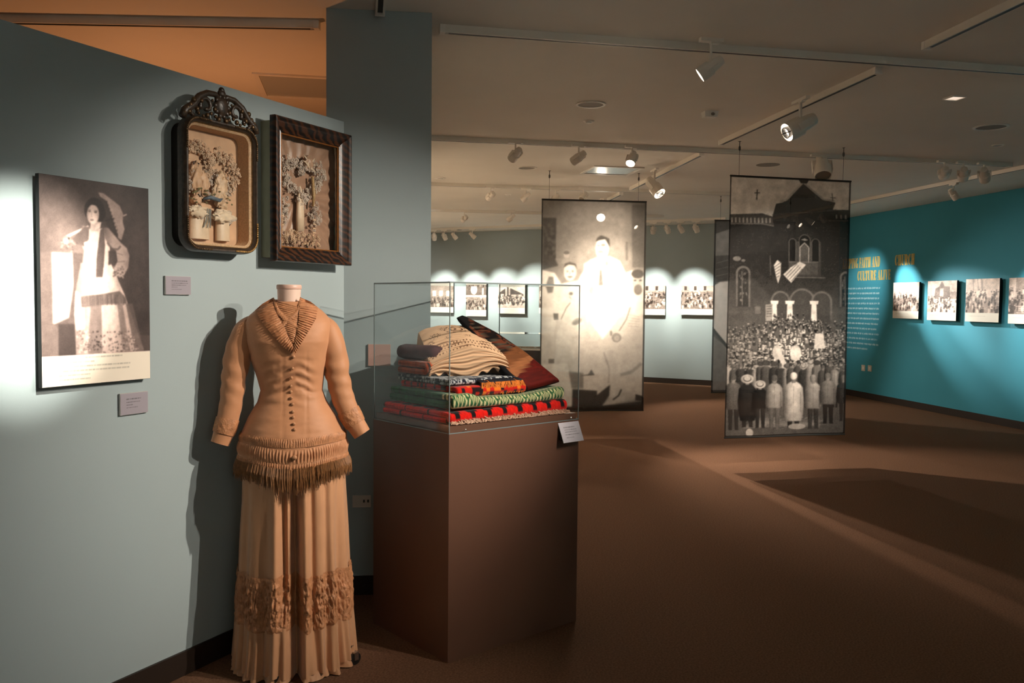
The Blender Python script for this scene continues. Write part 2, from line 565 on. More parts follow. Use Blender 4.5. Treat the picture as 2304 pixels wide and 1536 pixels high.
# --- lamps in the picture
spotlight(1599, 152, (-0.88, 5.25, 1.45), 'white spotlight hanging from the nearest long track', trk=TR['t1'], body_z=2.83, power=130, angle=50, blend=0.9)
spotlight(1800, 283, (-1.05, 5.5, 1.2), 'large white spotlight with louvre on the slanting track', trk=TR['A'], body_z=2.80, size=1.65, power=400, angle=34, blend=0.6, baffle=True)
spotlight(1472, 420, (2.75, 8.0, 0.85), 'large lit spotlight between the two hanging banners facing the viewer', trk=TR['B'], body_z=2.80, size=1.65, power=330, angle=76, blend=0.6, baffle=True, lens=M_LENSB)
spotlight(1352, 484, (1.0, 9.92, 1.72), 'glaring spotlight seen through the portrait banner', trk=TR['C'], body_z=2.76, size=1.5, power=900, angle=60, blend=1.0, core=(1500, 34), color=(1.0, 0.82, 0.64), lens=M_LENSB)
spotlight(0, 0, (3.45, 12.2, 1.1), 'spotlight hidden behind the church banner lighting the third banner', loc=(1.95, 14.0, 2.80), trk=TR['t4'], power=300, angle=85, blend=0.5)
# unseen fill lamps added behind and beside the viewer; walls bounce their light
spotlight(0, 0, (1.2, -1.6, 1.5), 'added fill spotlight behind the viewer aimed at the rear wall', loc=(1.2, 0.4, 2.86), power=800, angle=90, blend=1.0, trk=TR['D'])
spotlight(0, 0, (7.4, 4.6, 1.5), 'added fill spotlight far right of the viewer aimed at the teal wall', loc=(5.6, 4.6, 2.86), power=600, angle=95, blend=1.0, trk=TR['F'])
spotlight(0, 0, (2.62, 8.10, 0.95), 'added spotlight right of the frame brightening the crowd on the church banner', loc=(3.7, 5.545, 2.86), power=560, angle=32, blend=1.0, trk=TR['t1'])  # unseen lamp added to brighten the banner crowd from the front
# long track in the middle distance
T2 = [(1160, 347, (-1.42, 10.2, 1.5), 'leftmost spotlight on the middle track, turned to the left', 480), (1302, 354, (-1.40, 9.9, 1.5), 'second spotlight from the left on the middle track', 600),
      (1422, 356, (0.2, 6.2, 0.5), 'third spotlight from the left on the middle track, lit', 60), (1850, 376, (2.6, 6.5, 0.4), 'dim round spotlight just above the church banner', 0)]
for x, y, aim, lb, pw in T2:
    spotlight(x, y, aim, lb, trk=TR['t2'], body_z=2.87, power=pw, angle=60, blend=0.9, size=1.05 if x != 1850 else 1.9)
_r = lambda s, z: WR.at(s, z)
s_r = [WR.sz(2038, 676)[0], WR.sz(2118, 676)[0], WR.sz(2210, 676)[0], WR.sz(2310, 676)[0], WR.sz(1945, 690)[0]]
for (x, y, tgt, lb) in [(2125, 388, (s_r[0], 1.85), 'leftmost of three spotlights at the right end of the middle track'),
                        (2168, 391, (s_r[1], 1.28), 'middle of three spotlights at the right end of the middle track'),
                        (2215, 393, (s_r[2] + 0.25, 1.28), 'rightmost of three spotlights at the right end of the middle track')]:
    spotlight(x, y, _r(*tgt), lb, trk=TR['t2'], body_z=2.87, size=1.25)
def _f(k):
    q = tfa + (tfb - tfa) / np.linalg.norm(tfb - tfa) * k
    return (q[0], q[1], 2.86)
for k, tgt, pw, an, lb in [(2.4, (s_r[4], 1.75), 150, 50, 'spotlight on the side track lighting the heading text'),
                       (2.0, (s_r[0] + 0.05, 1.80), 620, 25, 'spotlight on the side track lighting the outdoor crowd photograph'),
                       (1.6, (s_r[1] + 0.05, 1.28), 760, 23, 'spotlight on the side track lighting the gabled church photograph'),
                       (1.2, (s_r[2] + 0.25, 1.30), 1300, 22, 'spotlight on the side track lighting the pale sky group portrait')]:
    spotlight(0, 0, WR.at(*tgt), lb, loc=_f(k), trk=TR['F'], power=pw, angle=an, blend=1.0, color=LAMP_COOL)
spotlight(0, 0, WR.at(s_r[3] + 0.2, 1.45), 'spotlight on the side track past the right edge', loc=(*WR.at(s_r[3] + 0.3, 0, 1.28)[:2], 2.86), trk=TR['F'], power=260, angle=40, blend=0.95, color=LAMP_COOL)
# third and fourth track
for x, y, lb, on in [(1104, 440, 'leftmost spotlight on the third track', 0), (1183, 444, 'lit spotlight on the third track, second from left', 1),
                     (1250, 446, 'spotlight on the third track at the corner of the portrait banner', 0), (1313, 442, 'spotlight on the third track above the portrait banner', 0)]:
    spotlight(x, y, ((-1.85, 13.6, 1.5) if x < 1150 else (-1.6, 11.2, 1.4)) if x < 1200 else (x / 500 - 3.2, 8.6, 0.4), lb, trk=TR['t3'], body_z=2.87, size=1.0, power=480 if x < 1200 else 0, angle=64, blend=0.9, lens=M_LENS if on else None)
for x, y, lb in [(1045, 491, 'tilted spotlight on the fourth track'), (1150, 490, 'small spotlight with bright lens on the fourth track')]:
    spotlight(x, y, (-2.15, 16.6, 1.5) if x < 1100 else (-2.0, 14.6, 1.3), lb, trk=TR['t4'], body_z=2.87, size=1.0, power=420, angle=66, blend=0.9, lens=M_LENS if x > 1100 else None)
# along the back wall
bphotos = [(990, 672), (1071, 674), (1152, 673), (1244, 673), (1345, 673), (1461, 675), (1569, 675)]
bl = [(977, 529), (1000, 527), (1022, 530), (1063, 532), (1398, 508), (1470, 508), (1502, 503)]
nm = ['first', 'second', 'third', 'fourth', 'fifth', 'sixth', 'seventh']
for i, ((bx, by), (qx, qy)) in enumerate(zip(bphotos, bl)):
    s, z = WB.sz(bx, by)
    l0 = onplane(qx, qy, WB.a + WB.N * 1.05, WB.N)
    spotlight(0, 0, WB.at(s, 1.42), f'{nm[i]} spotlight from the left on the track along the back wall', loc=(l0[0], l0[1], 2.86), trk=TR['t5'], size=1.1, power=480, angle=50, blend=1.0, color=(1.0, 0.98, 0.86), lens=M_LENSB if i in (2, 3, 5) else M_LENS)
for i, (qx, qy) in enumerate([(1532, 505), (1566, 507)]):
    l0 = onplane(qx, qy, WB.a + WB.N * 1.05, WB.N)
    spotlight(0, 0, WB.at(WB.sz(1640, 675)[0], 1.5), ['unlit spotlight right of the lit ones along the back wall', 'last spotlight before the narrow banner along the back wall'][i], loc=(l0[0], l0[1], 2.86), trk=TR['t5'], size=1.1)
# invented warm uplighter, added behind the low partition for the orange ceiling glow
def added_room_lamp(loc, power, label):
    t = thing('added_uplighter', label, 'lamp', (loc[0], loc[1], 0.0))
    MB().lathe([(0.14, 0.0), (0.14, 0.02), (0.02, 0.035)], 20).build('base', M_BLACK, t)
    MB().tube([(0, 0, 0.03), (0, 0, loc[2] - 0.12)], 0.012, 10).build('pole', M_BLACK, t)
    MB().lathe([(0.03, loc[2] - 0.14), (0.10, loc[2] - 0.06), (0.13, loc[2] - 0.02), (0.125, loc[2] - 0.02), (0.09, loc[2] - 0.06)], 20, cap=False).build('lamp_shade', M_BLACK, t)
    ld = bpy.data.lights.new('added_uplighter_bulb', 'POINT')
    ld.energy = power
    ld.color = (1.0, 0.40, 0.15)
    ld.shadow_soft_size = 0.05
    lo = bpy.data.objects.new('added_uplighter_bulb', ld)
    COL.objects.link(lo)
    lo.parent = t
    lo.location = (0, 0, loc[2])
added_room_lamp((-2.1, 5.5, 1.6), 34, 'unseen warm uplighter added behind the low partition for the ceiling glow')
# ------------------------------------------------------------------ printed pictures (drawn shape by shape on a colour grid)
def homography(src, dst):
    A, b = [], []
    for (x, y), (u, v) in zip(src, dst):
        A.append([x, y, 1, 0, 0, 0, -u * x, -u * y]); b.append(u)
        A.append([0, 0, 0, x, y, 1, -v * x, -v * y]); b.append(v)
    h = np.linalg.solve(np.array(A, float), np.array(b, float))
    return np.append(h, 1).reshape(3, 3)
class Canvas:
    def __init__(self, W, H, bg, corners=None):
        self.W, self.H = W, H
        self.a = np.ones((H, W), float) * bg
        self.yy, self.xx = np.mgrid[0:H, 0:W] + 0.5
        self.h = homography(corners, [(0, 0), (W, 0), (W, H), (0, H)]) if corners else None
        self.off, self.sc = (0, 0), 1.0
    def crop(self, ox, oy, sc):
        self.off, self.sc = (ox, oy), sc
        return self
    def m(self, pts):
        p = np.array(pts, float) / self.sc + np.array(self.off)
        if self.h is None: return p
        q = np.c_[p, np.ones(len(p))] @ self.h.T
        return q[:, :2] / q[:, 2:]
    def poly(self, pts, val, al=1.0, soft=0.0, raw=False, cyl=0.0, tilt=0.0):
        p = np.array(pts, float) if raw else self.m(pts)
        pad = 1 + int(soft * 2)
        x0, y0 = max(0, int(p[:, 0].min()) - pad), max(0, int(p[:, 1].min()) - pad)
        x1, y1 = min(self.W, int(p[:, 0].max()) + pad + 2), min(self.H, int(p[:, 1].max()) + pad + 2)
        if x1 <= x0 or y1 <= y0: return self
        S = 3
        ys, xs = np.mgrid[y0 * S:y1 * S, x0 * S:x1 * S]
        xs, ys = (xs + 0.5) / S, (ys + 0.5) / S
        ins = np.zeros(xs.shape, bool)
        n = len(p)
        for i in range(n):
            (ax, ay), (bx, by) = p[i], p[(i + 1) % n]
            if ay == by: continue
            c = (ay > ys) != (by > ys)
            ins ^= c & (xs < (bx - ax) * (ys - ay) / (by - ay) + ax)
        k = ins.reshape(y1 - y0, S, x1 - x0, S).mean((1, 3))
        for _ in range(int(round(soft))):
            q = np.pad(k, 1, mode='edge')
            k = (q[:-2, 1:-1] + q[2:, 1:-1] + q[1:-1, :-2] + q[1:-1, 2:] + 2 * k) / 6
        k = k * al
        if cyl or tilt:
            uu = (np.arange(x0, x1) - p[:, 0].min()) / max(1e-6, np.ptp(p[:, 0])) * 2 - 1
            vv = (np.arange(y0, y1) - p[:, 1].min()) / max(1e-6, np.ptp(p[:, 1])) * 2 - 1
            val = val * np.clip(1 - cyl * (uu[None, :] - 0.15) ** 2 + 0 * vv[:, None], 0.1, 2) * (1 - tilt * vv[:, None])
        self.a[y0:y1, x0:x1] = self.a[y0:y1, x0:x1] * (1 - k) + val * k
        return self
    def ell(self, cx, cy, rx, ry, val, al=1.0, rot=0.0, soft=0.0, n=20, cyl=0.0, tilt=0.0):
        c, s = math.cos(rot), math.sin(rot)
        pts = [(cx + rx * math.cos(t) * c - ry * math.sin(t) * s, cy + rx * math.cos(t) * s + ry * math.sin(t) * c) for t in np.linspace(0, 2 * math.pi, n, endpoint=False)]
        return self.poly(pts, val, al, soft, cyl=cyl, tilt=tilt)
    def line(self, pts, w, val, al=1.0, soft=0.0):
        for (ax, ay), (bx, by) in zip(pts[:-1], pts[1:]):
            dx, dy = bx - ax, by - ay
            L = math.hypot(dx, dy) or 1
            nx, ny = -dy / L * w / 2, dx / L * w / 2
            self.poly([(ax + nx, ay + ny), (bx + nx, by + ny), (bx - nx, by - ny), (ax - nx, ay - ny)], val, al, soft)
        return self
    def finish(self, blur=1, tone=0.12, grain=0.05, seed=3):
        """soft focus, uneven tone and grain of an old photograph"""
        for _ in range(blur):
            q = np.pad(self.a, 1, mode='edge')
            self.a = (q[:-2, 1:-1] + q[2:, 1:-1] + q[1:-1, :-2] + q[1:-1, 2:] + 2 * self.a) / 6
        self.a = self.a * (1 + tone * 2 * (fbm(self.xx / 9, self.yy / 9, seed) - 0.5)) + grain * (vnoise(self.xx * 0.9, self.yy * 0.9, seed + 5) - 0.5)
        self.a = np.clip(self.a, 0.01, 1)
        return self
    def noise(self, amt, sc, seed=0, mask=None):
        n = fbm(self.xx / sc, self.yy / sc, seed) - 0.5
        self.a = np.clip(self.a + amt * n * (1 if mask is None else mask), 0.01, 1)
        return self
    def rgb(self, dark=(0.05, 0.045, 0.042), light=(0.93, 0.84, 0.80), g=1.0):
        t = np.clip(self.a, 0, 1)[..., None] ** g
        return lin(np.array(dark) * (1 - t) + np.array(light) * t)
M_PRINT = vmat('photo_print', rough=0.45, spec=0.35)
def print_sheet(name, img, w, h, parent, y=0.0, x0=0.0, z0=0.0, m=None, bow=None):
    H, W = img.shape[:2]
    u = np.linspace(0, 1, W + 1)
    v = np.linspace(0, 1, H + 1)
    ci = np.clip(np.arange(W + 1), 0, W - 1)
    ri = np.clip(np.arange(H + 1), 0, H - 1)
    U, V = np.meshgrid(u, v)
    Pt = np.stack([x0 + U * w, np.full_like(U, y), z0 + (1 - V) * h], -1)
    if bow is not None: Pt[..., 1] += bow(U, V)
    return grid_obj(name, Pt, m or M_PRINT, parent, cols=img[ri][:, ci], smooth=bow is not None, flip=True)
def textlines(cv, rows, val, seed=1, x_jit=0.9):
    """illegible rows of print: rows = (x0, x1, y, height) in canvas coords"""
    rnd = random.Random(seed)
    for x0, x1, y, h in rows:
        x = x0
        while x < x1:
            w = rnd.uniform(1.2, 4.5) * h * x_jit
            e = min(x + w, x1)
            cv.poly([(x, y), (e, y), (e, y + h), (x, y + h)], val, rnd.uniform(0.55, 0.95), raw=True)
            x = e + rnd.uniform(0.25, 0.5) * h
M_BOARD = mat('black_board_edge', (0.015, 0.014, 0.013), rough=0.6)
M_FOAM = mat('white_board_core', (0.5, 0.48, 0.45), rough=0.7)

# ---- woman with a parasol
def paint_woman():
    cs = [(86.7, 388.9), (338.6, 425.3), (340.0, 850.3), (90, 872.5)]
    c = Canvas(210, 336, 0.30, cs)
    c.crop(0, 0, 1)
    X, Y = c.xx / c.W, c.yy / c.H
    c.a = 0.27 + 0.16 * np.exp(-((X - 0.25) ** 2 / 0.05 + (Y - 0.35) ** 2 / 0.06)) - 0.10 * sstep(0.6, 1, X) - 0.08 * sstep(0.3, 0.0, Y)
    c.noise(0.16, 38, 3)
    c.crop(70, 380, 6.4)
    # plinth and low wall
    c.poly([(105, 1190), (290, 1195), (300, 2230), (110, 2230)], 0.36, soft=1)
    c.poly([(290, 1195), (610, 1210), (640, 1400), (560, 2130), (330, 2230), (300, 2230)], 0.78, soft=2)
    c.poly([(600, 1200), (760, 1220), (720, 1700), (640, 2250), (520, 2240), (610, 1700)], 0.32, soft=2)
    c.poly([(110, 2225), (320, 2240), (380, 2300), (380, 2720), (110, 2720)], 0.36, soft=1)
    c.poly([(380, 2230), (640, 2230), (640, 2700), (380, 2700)], 0.17, soft=2)
    c.poly([(1530, 2395), (1740, 2395), (1740, 2640), (1530, 2640)], 0.25, soft=1)
    # parasol
    c.poly([(985, 340), (1150, 420), (1300, 520), (1350, 650), (1370, 900), (1310, 1030), (1200, 960), (1080, 760), (1040, 560)], 0.18, soft=1)
    c.poly([(985, 338), (1060, 350), (1180, 440), (1300, 530), (1350, 650), (1345, 760), (1370, 870), (1320, 1030), (1270, 990), (1275, 860), (1220, 740), (1170, 600), (1120, 470), (1010, 400)], 0.62, soft=1)
    for k in range(9):
        c.ell(1140 + k * 17, 490 + k * 52, 22, 26, 0.72, 0.7)
    c.line([(1350, 680), (1405, 655)], 16, 0.75)
    c.line([(1060, 750), (1225, 712)], 10, 0.1)
    c.poly([(500, 960), (830, 815), (850, 830), (540, 985)], 0.97)
    # skirt of the dress
    c.poly([(720, 1350), (1130, 1380), (1250, 1560), (1360, 1800), (1640, 2610), (1200, 2660), (640, 2680), (620, 2200), (640, 1760)], 0.86, soft=1, cyl=0.30)
    for x0, x1, sh in [(860, 1020, 0.42), (760, 800, 0.6), (1250, 1330, 0.5), (1380, 1480, 0.36)]:
        c.poly([(x0, 1940), (x1, 1940), (x1 + (x1 - 1000) * 0.35, 2660), (x0 + (x0 - 1000) * 0.35, 2660)], sh, 0.85, soft=2)
    c.poly([(640, 1760), (760, 1800), (770, 2300), (650, 2320), (620, 2100)], 0.98, soft=2)
    c.poly([(1030, 1960), (1230, 1950), (1250, 2330), (1030, 2340)], 0.88, soft=1)
    # lace hem
    rnd = random.Random(4)
    for _ in range(330):
        x = rnd.uniform(640, 1600)
        y = rnd.uniform(2330, 2650)
        if x > 1180 + (y - 1700) * 0.45: continue
        d = 0.35 if 870 < x < 1010 else 0.0
        c.ell(x, y, rnd.uniform(6, 20), rnd.uniform(6, 16), rnd.choice([0.25, 0.4, 0.85, 0.75]) - d, 0.7, n=8)
    # fringe of the jacket
    c.poly([(710, 1830), (1000, 1800), (1290, 1755), (1380, 1860), (1390, 1940), (1100, 1950), (860, 1980), (720, 2000)], 0.38, soft=1)
    for _ in range(60):
        x = rnd.uniform(720, 1370)
        c.line([(x, 1810), (x + 8, 1960)], 7, rnd.choice([0.25, 0.55]), 0.6)
    # jacket body
    c.poly([(760, 820), (900, 880), (1060, 850), (1150, 930), (1150, 1180), (1120, 1400), (1250, 1540), (1310, 1750), (1000, 1800), (700, 1830), (655, 1730), (740, 1400), (770, 1180), (700, 1000)], 0.95, soft=1, cyl=0.35)
    c.poly([(770, 830), (850, 830), (840, 1010), (780, 1120), (700, 1080), (640, 1090), (600, 1010)], 0.34, soft=1)
    c.poly([(770, 1060), (830, 1040), (870, 1250), (800, 1280)], 1.0, soft=1)
    c.poly([(1010, 880), (1070, 830), (1080, 1100), (1060, 1400), (1040, 1560), (940, 1560), (950, 1300), (980, 1080)], 0.30, soft=1)
    # near arm, puffed sleeve, hand at the waist
    c.poly([(1060, 840), (1130, 850), (1310, 1060), (1400, 1140), (1440, 1250), (1420, 1420), (1340, 1560), (1250, 1530), (1200, 1440), (1260, 1330), (1240, 1180), (1130, 1090), (1080, 1000)], 0.76, soft=1, cyl=0.4)
    c.line([(1110, 1060), (1180, 1150), (1270, 1160), (1310, 1110)], 26, 0.3, 0.8, soft=1)
    c.line([(1250, 1210), (1340, 1240)], 12, 0.4, 0.7)
    c.line([(1260, 1340), (1370, 1330)], 12, 0.45, 0.7)
    c.poly([(1130, 1180), (1240, 1180), (1260, 1330), (1200, 1420), (1130, 1360)], 0.22, soft=1)
    for _ in range(60):
        c.ell(rnd.uniform(1190, 1370), rnd.uniform(1400, 1570), 14, 12, rnd.choice([0.3, 0.55, 0.8]), 0.7, n=8)
    c.poly([(1050, 1430), (1170, 1370), (1210, 1470), (1120, 1540), (1060, 1490)], 0.95, soft=1)
    # far hand holding the handle
    c.ell(520, 1030, 66, 72, 0.55, soft=1)
    c.ell(505, 1040, 34, 40, 0.95)
    c.ell(545, 1000, 16, 18, 0.2)
    for _ in range(40):
        c.ell(rnd.uniform(430, 660), rnd.uniform(1030, 1190), 16, 12, rnd.choice([0.3, 0.5, 0.7]), 0.7, n=8)
    # neck, head, hair
    c.ell(925, 590, 150, 175, 0.10, soft=1)
    c.ell(1010, 640, 80, 130, 0.09, soft=1)
    c.poly([(870, 760), (1010, 760), (990, 900), (860, 900)], 0.72, soft=1)
    c.poly([(950, 800), (1030, 760), (1010, 850), (930, 880)], 0.85)
    c.ell(905, 655, 92, 142, 0.90, soft=1, cyl=0.3)
    c.poly([(790, 520), (860, 480), (960, 490), (1010, 560), (960, 530), (880, 510), (830, 560), (815, 640), (790, 620)], 0.09)
    c.ell(855, 610, 22, 12, 0.35); c.ell(945, 622, 24, 13, 0.3)
    c.line([(830, 590), (875, 588)], 8, 0.4); c.line([(925, 598), (975, 604)], 8, 0.4)
    c.line([(890, 620), (880, 685), (900, 692)], 8, 0.62)
    c.ell(890, 735, 30, 12, 0.42)
    c.poly([(830, 640), (850, 760), (880, 780), (835, 720)], 0.66, 0.7, soft=1)
    c.finish(2, 0.14, 0.05, 8)
    # caption strip
    c.crop(0, 0, 1)
    c.poly([(80, 803.9), (345, 788.7), (345, 880), (80, 880)], 0.97)
    img = c.rgb(dark=(0.10, 0.07, 0.065), light=(0.97, 0.85, 0.80))
    t = Canvas(210, 336, 0.0)
    textlines(t, [(30, 152, 291, 2.6), (30, 96, 298, 2.6), (30, 168, 305, 2.6), (30, 166, 312, 2.6), (30, 88, 319, 2.4), (30, 88, 326, 2.2)], 1.0, 5)
    cap = sstep(284, 286, c.yy)[..., None]
    paper = lin(np.array([0.92, 0.87, 0.80]))
    isp = (c.a > 0.955)[..., None] & (c.yy > 280)[..., None]
    img = np.where(isp, paper * (1 - 0.45 * t.a[..., None]), img)
    return img
def wall_panel(W, px_tl, px_br, off, label, img, name='photo_panel', cat='photograph', group=None, edge=None, thick=0.02, board='board', corners=None):
    """flat mounted print standing off a wall"""
    s0, z1 = W.sz(*px_tl, off)
    s1, z0 = W.sz(*px_br, off)
    w, h = s1 - s0, z1 - z0
    t = thing(name, label, cat, W.at(s0, z0, 0.0), W.rot, group)
    MB().box((w / 2, -off + thick / 2 + 0.0008, h / 2), (w, thick, h)).build(board, edge or M_BOARD, t)
    print_sheet('print', img, w - 0.002, h - 0.002, t, y=-off, x0=0.001, z0=0.001)
    if off - thick > 0.004:
        MB().box((w / 2, -(off - thick) / 2, h / 2), (w * 0.6, off - thick - 0.001, h * 0.6)).build('cleat', M_BOARD, t)
    return t
wall_panel(WL, (86.7, 389), (338.5, 851), 0.035, 'large sepia photograph of a woman with a parasol, on the low blue wall', paint_woman(), thick=0.018)
def label_card(W, tl, br, label, seed, rows, W_=60, H_=46, rgb=(0.60, 0.57, 0.60), off=0.012):
    c = Canvas(W_, H_, 0.0)
    textlines(c, rows, 1.0, seed)
    img = lin(np.array(rgb)) * (1 - 0.75 * c.a[..., None])
    return wall_panel(W, tl, br, off, label, img, name='object_label', cat='label', edge=M_FOAM, thick=0.009)
label_card(WL, (372.5, 620), (430, 663), 'small grey text label under the ornate oval-cornered shadow box', 11, [(14, 52, 11, 2.2), (14, 53, 17, 1.6), (14, 49, 22, 1.6), (14, 28, 27, 1.6), (14, 38, 33, 1.4)])
label_card(WL, (270.5, 886), (333.5, 927), 'small grey text label below the parasol photograph', 12, [(13, 45, 12, 2.4), (13, 43, 19, 1.8), (13, 27, 25, 1.8), (13, 38, 31, 1.5)])
label_card(WC, (828, 774), (879, 823), 'pinkish square text label on the blue column behind the glass case', 13, [], rgb=(0.72, 0.58, 0.54))

# ---- group photographs on the far walls
def paint_group(seed, kind, W=72, H=84, cap=0.2):
    rnd = random.Random(seed)
    c = Canvas(W, H, 0.6)
    hh = H * (1 - cap)
    E = lambda x, y, rx, ry, v, a=1.0: c.ell(x * W, y * hh, rx * W, ry * hh, v, a, n=10)
    R = lambda x0, y0, x1, y1, v, a=1.0: c.poly([(x0 * W, y0 * hh), (x1 * W, y0 * hh), (x1 * W, y1 * hh), (x0 * W, y1 * hh)], v, a, raw=True)
    if kind == 'outdoor':
        R(0, 0, 1, 1, 0.9); R(0, 0.55, 1, 1, 0.6)
        c.noise(0.1, 14, seed)
        for x in (0.22, 0.36, 0.48):
            c.line([(x * W, 0), ((x + 0.03) * W, 0.35 * hh)], 3, 0.5, 0.6)
    elif kind == 'church':
        R(0, 0, 1, 1, 0.85)
        c.poly([(0.25 * W, 0.6 * hh), (0.27 * W, 0.25 * hh), (0.42 * W, 0.18 * hh), (0.5 * W, 0.02 * hh), (0.6 * W, 0.18 * hh), (0.78 * W, 0.2 * hh), (0.8 * W, 0.6 * hh)], 0.45, raw=True)
        R(0.44, 0.25, 0.56, 0.5, 0.85); R(0.80, 0.35, 1, 0.66, 0.6)
        R(0, 0.58, 1, 1, 0.92)
    elif kind == 'room':
        R(0, 0, 1, 1, 0.55); R(0, 0, 1, 0.3, 0.5)
        for k in range(4): R(0.04 + k * 0.24, 0.25, 0.16 + k * 0.24, 0.5, 0.9)
        R(0.14, 0, 0.2, 0.9, 0.92)
        R(0, 0.72, 1, 1, 0.4)
    elif kind == 'store':
        R(0, 0, 1, 1, 0.75)
        c.poly([(0.05 * W, 0.35 * hh), (0.35 * W, 0.08 * hh), (0.75 * W, 0.3 * hh), (0.95 * W, 0.4 * hh), (0.95 * W, 0.8 * hh), (0.05 * W, 0.85 * hh)], 0.2, raw=True)
        R(0.28, 0.1, 0.34, 0.5, 0.8); R(0.4, 0.1, 0.46, 0.45, 0.7); R(0.1, 0.4, 0.22, 0.65, 0.85); R(0.5, 0.42, 0.9, 0.7, 0.65)
        R(0.42, 0.55, 0.49, 0.88, 0.95)
    elif kind == 'altar':
        R(0, 0, 1, 1, 0.35)
        E(0.4, 0.2, 0.16, 0.2, 0.98); R(0.8, 0.15, 0.88, 0.4, 0.9); R(0, 0.42, 1, 0.5, 0.9); R(0, 0.5, 1, 1, 0.55)
        R(0.72, 0.5, 0.8, 0.8, 0.85)
    elif kind == 'porch':
        R(0, 0, 1, 1, 0.5)
        R(0, 0, 0.18, 0.55, 0.75); R(0.4, 0.08, 0.8, 0.5, 0.12); R(0, 0.6, 0.15, 1, 0.15)
        for k in range(4): R(0.2, 0.78 + k * 0.055, 1, 0.80 + k * 0.055, 0.85)
    else:
        R(0, 0, 1, 1, 0.5); R(0, 0, 1, 0.25, 0.65)
        for k in range(3): R(0.1 + k * 0.3, 0.02, 0.18 + k * 0.3, 0.2, 0.15)
    y0, y1 = {'outdoor': (0.40, 0.9), 'church': (0.55, 0.92), 'room': (0.55, 0.85), 'store': (0.5, 0.75), 'altar': (0.6, 0.9), 'porch': (0.35, 0.8)}.get(kind, (0.3, 0.85))
    n = int(26 * W / 72)
    for row in range(4):
        y = y0 + (y1 - y0) * row / 3.5
        for k in range(int(n * 0.8)):
            x = rnd.random()
            y = y0 + (y1 - y0) * (row + rnd.uniform(-0.45, 0.45)) / 3.5
            b = rnd.choice([0.06, 0.12, 0.2, 0.85, 0.95]) if kind not in ('church',) else rnd.choice([0.1, 0.9, 0.95, 0.25])
            E(x, y + 0.08, rnd.uniform(0.02, 0.036), rnd.uniform(0.05, 0.1), b, 0.85)
            E(x, y, 0.018, 0.024, rnd.choice([0.75, 0.85, 0.6]), 1)
            E(x, y - 0.015, 0.02, 0.014, 0.12, 0.9)
    c.finish(1, 0.25, 0.16, seed + 9)
    img = c.rgb(dark=(0.10, 0.07, 0.06), light=(0.97, 0.88, 0.82))
    k = (c.yy > hh)[..., None]
    paper = lin(np.array([0.87, 0.85, 0.80]))
    t = Canvas(W, H, 0.0)
    textlines(t, [(W * 0.12, W * 0.62, hh + (H - hh) * 0.35, 1.0)], 1.0, seed)
    return np.where(k, paper * (1 - 0.35 * t.a[..., None]), img)
for tl, br, kind, lb in [((2010.5, 636), (2066, 717.5), 'outdoor', 'outdoor crowd photograph beneath the heading CHURCH on the teal wall'),
                         ((2088, 632.5), (2150.5, 722), 'church', 'photograph of a gabled church with white crowd on the teal wall'),
                         ((2174, 628), (2246.5, 725.5), 'outdoor', 'group portrait photograph with pale sky, widest one whole on the teal wall'),
                         ((2271, 625), (2362, 731), 'porch', 'photograph of people on church steps cut off by the right edge')]:
    wall_panel(WR, tl, br, 0.05, lb, paint_group(int(tl[0]) % 53, kind), thick=0.03, group='photographs on the teal wall', edge=M_BOARD)
for tl, br, kind, lb, wh in [((956, 642), (1020, 703.5), 'room', 'classroom photograph next to the blue column on the back wall', (72, 72)),
                             ((1048.5, 640), (1094, 712), 'altar', 'tall photograph of an altar and people on the back wall', (60, 92)),
                             ((1121, 641), (1181, 706), 'store', 'photograph of a pitched-roof building seen through the glass case', (72, 76)),
                             ((1213, 642), (1276, 706), 'room', 'photograph mostly hidden behind the portrait banner', (72, 76)),
                             ((1424, 643), (1496.5, 709), 'hall', 'crowd photograph just right of the portrait banner', (80, 76)),
                             ((1533, 643), (1605, 709), 'hall', 'banquet photograph left of the narrow dark banner', (80, 76))]:
    wall_panel(WB, tl, br, 0.05, lb, paint_group(int(tl[0]) % 97, kind, *wh), thick=0.03, group='photographs on the back wall')

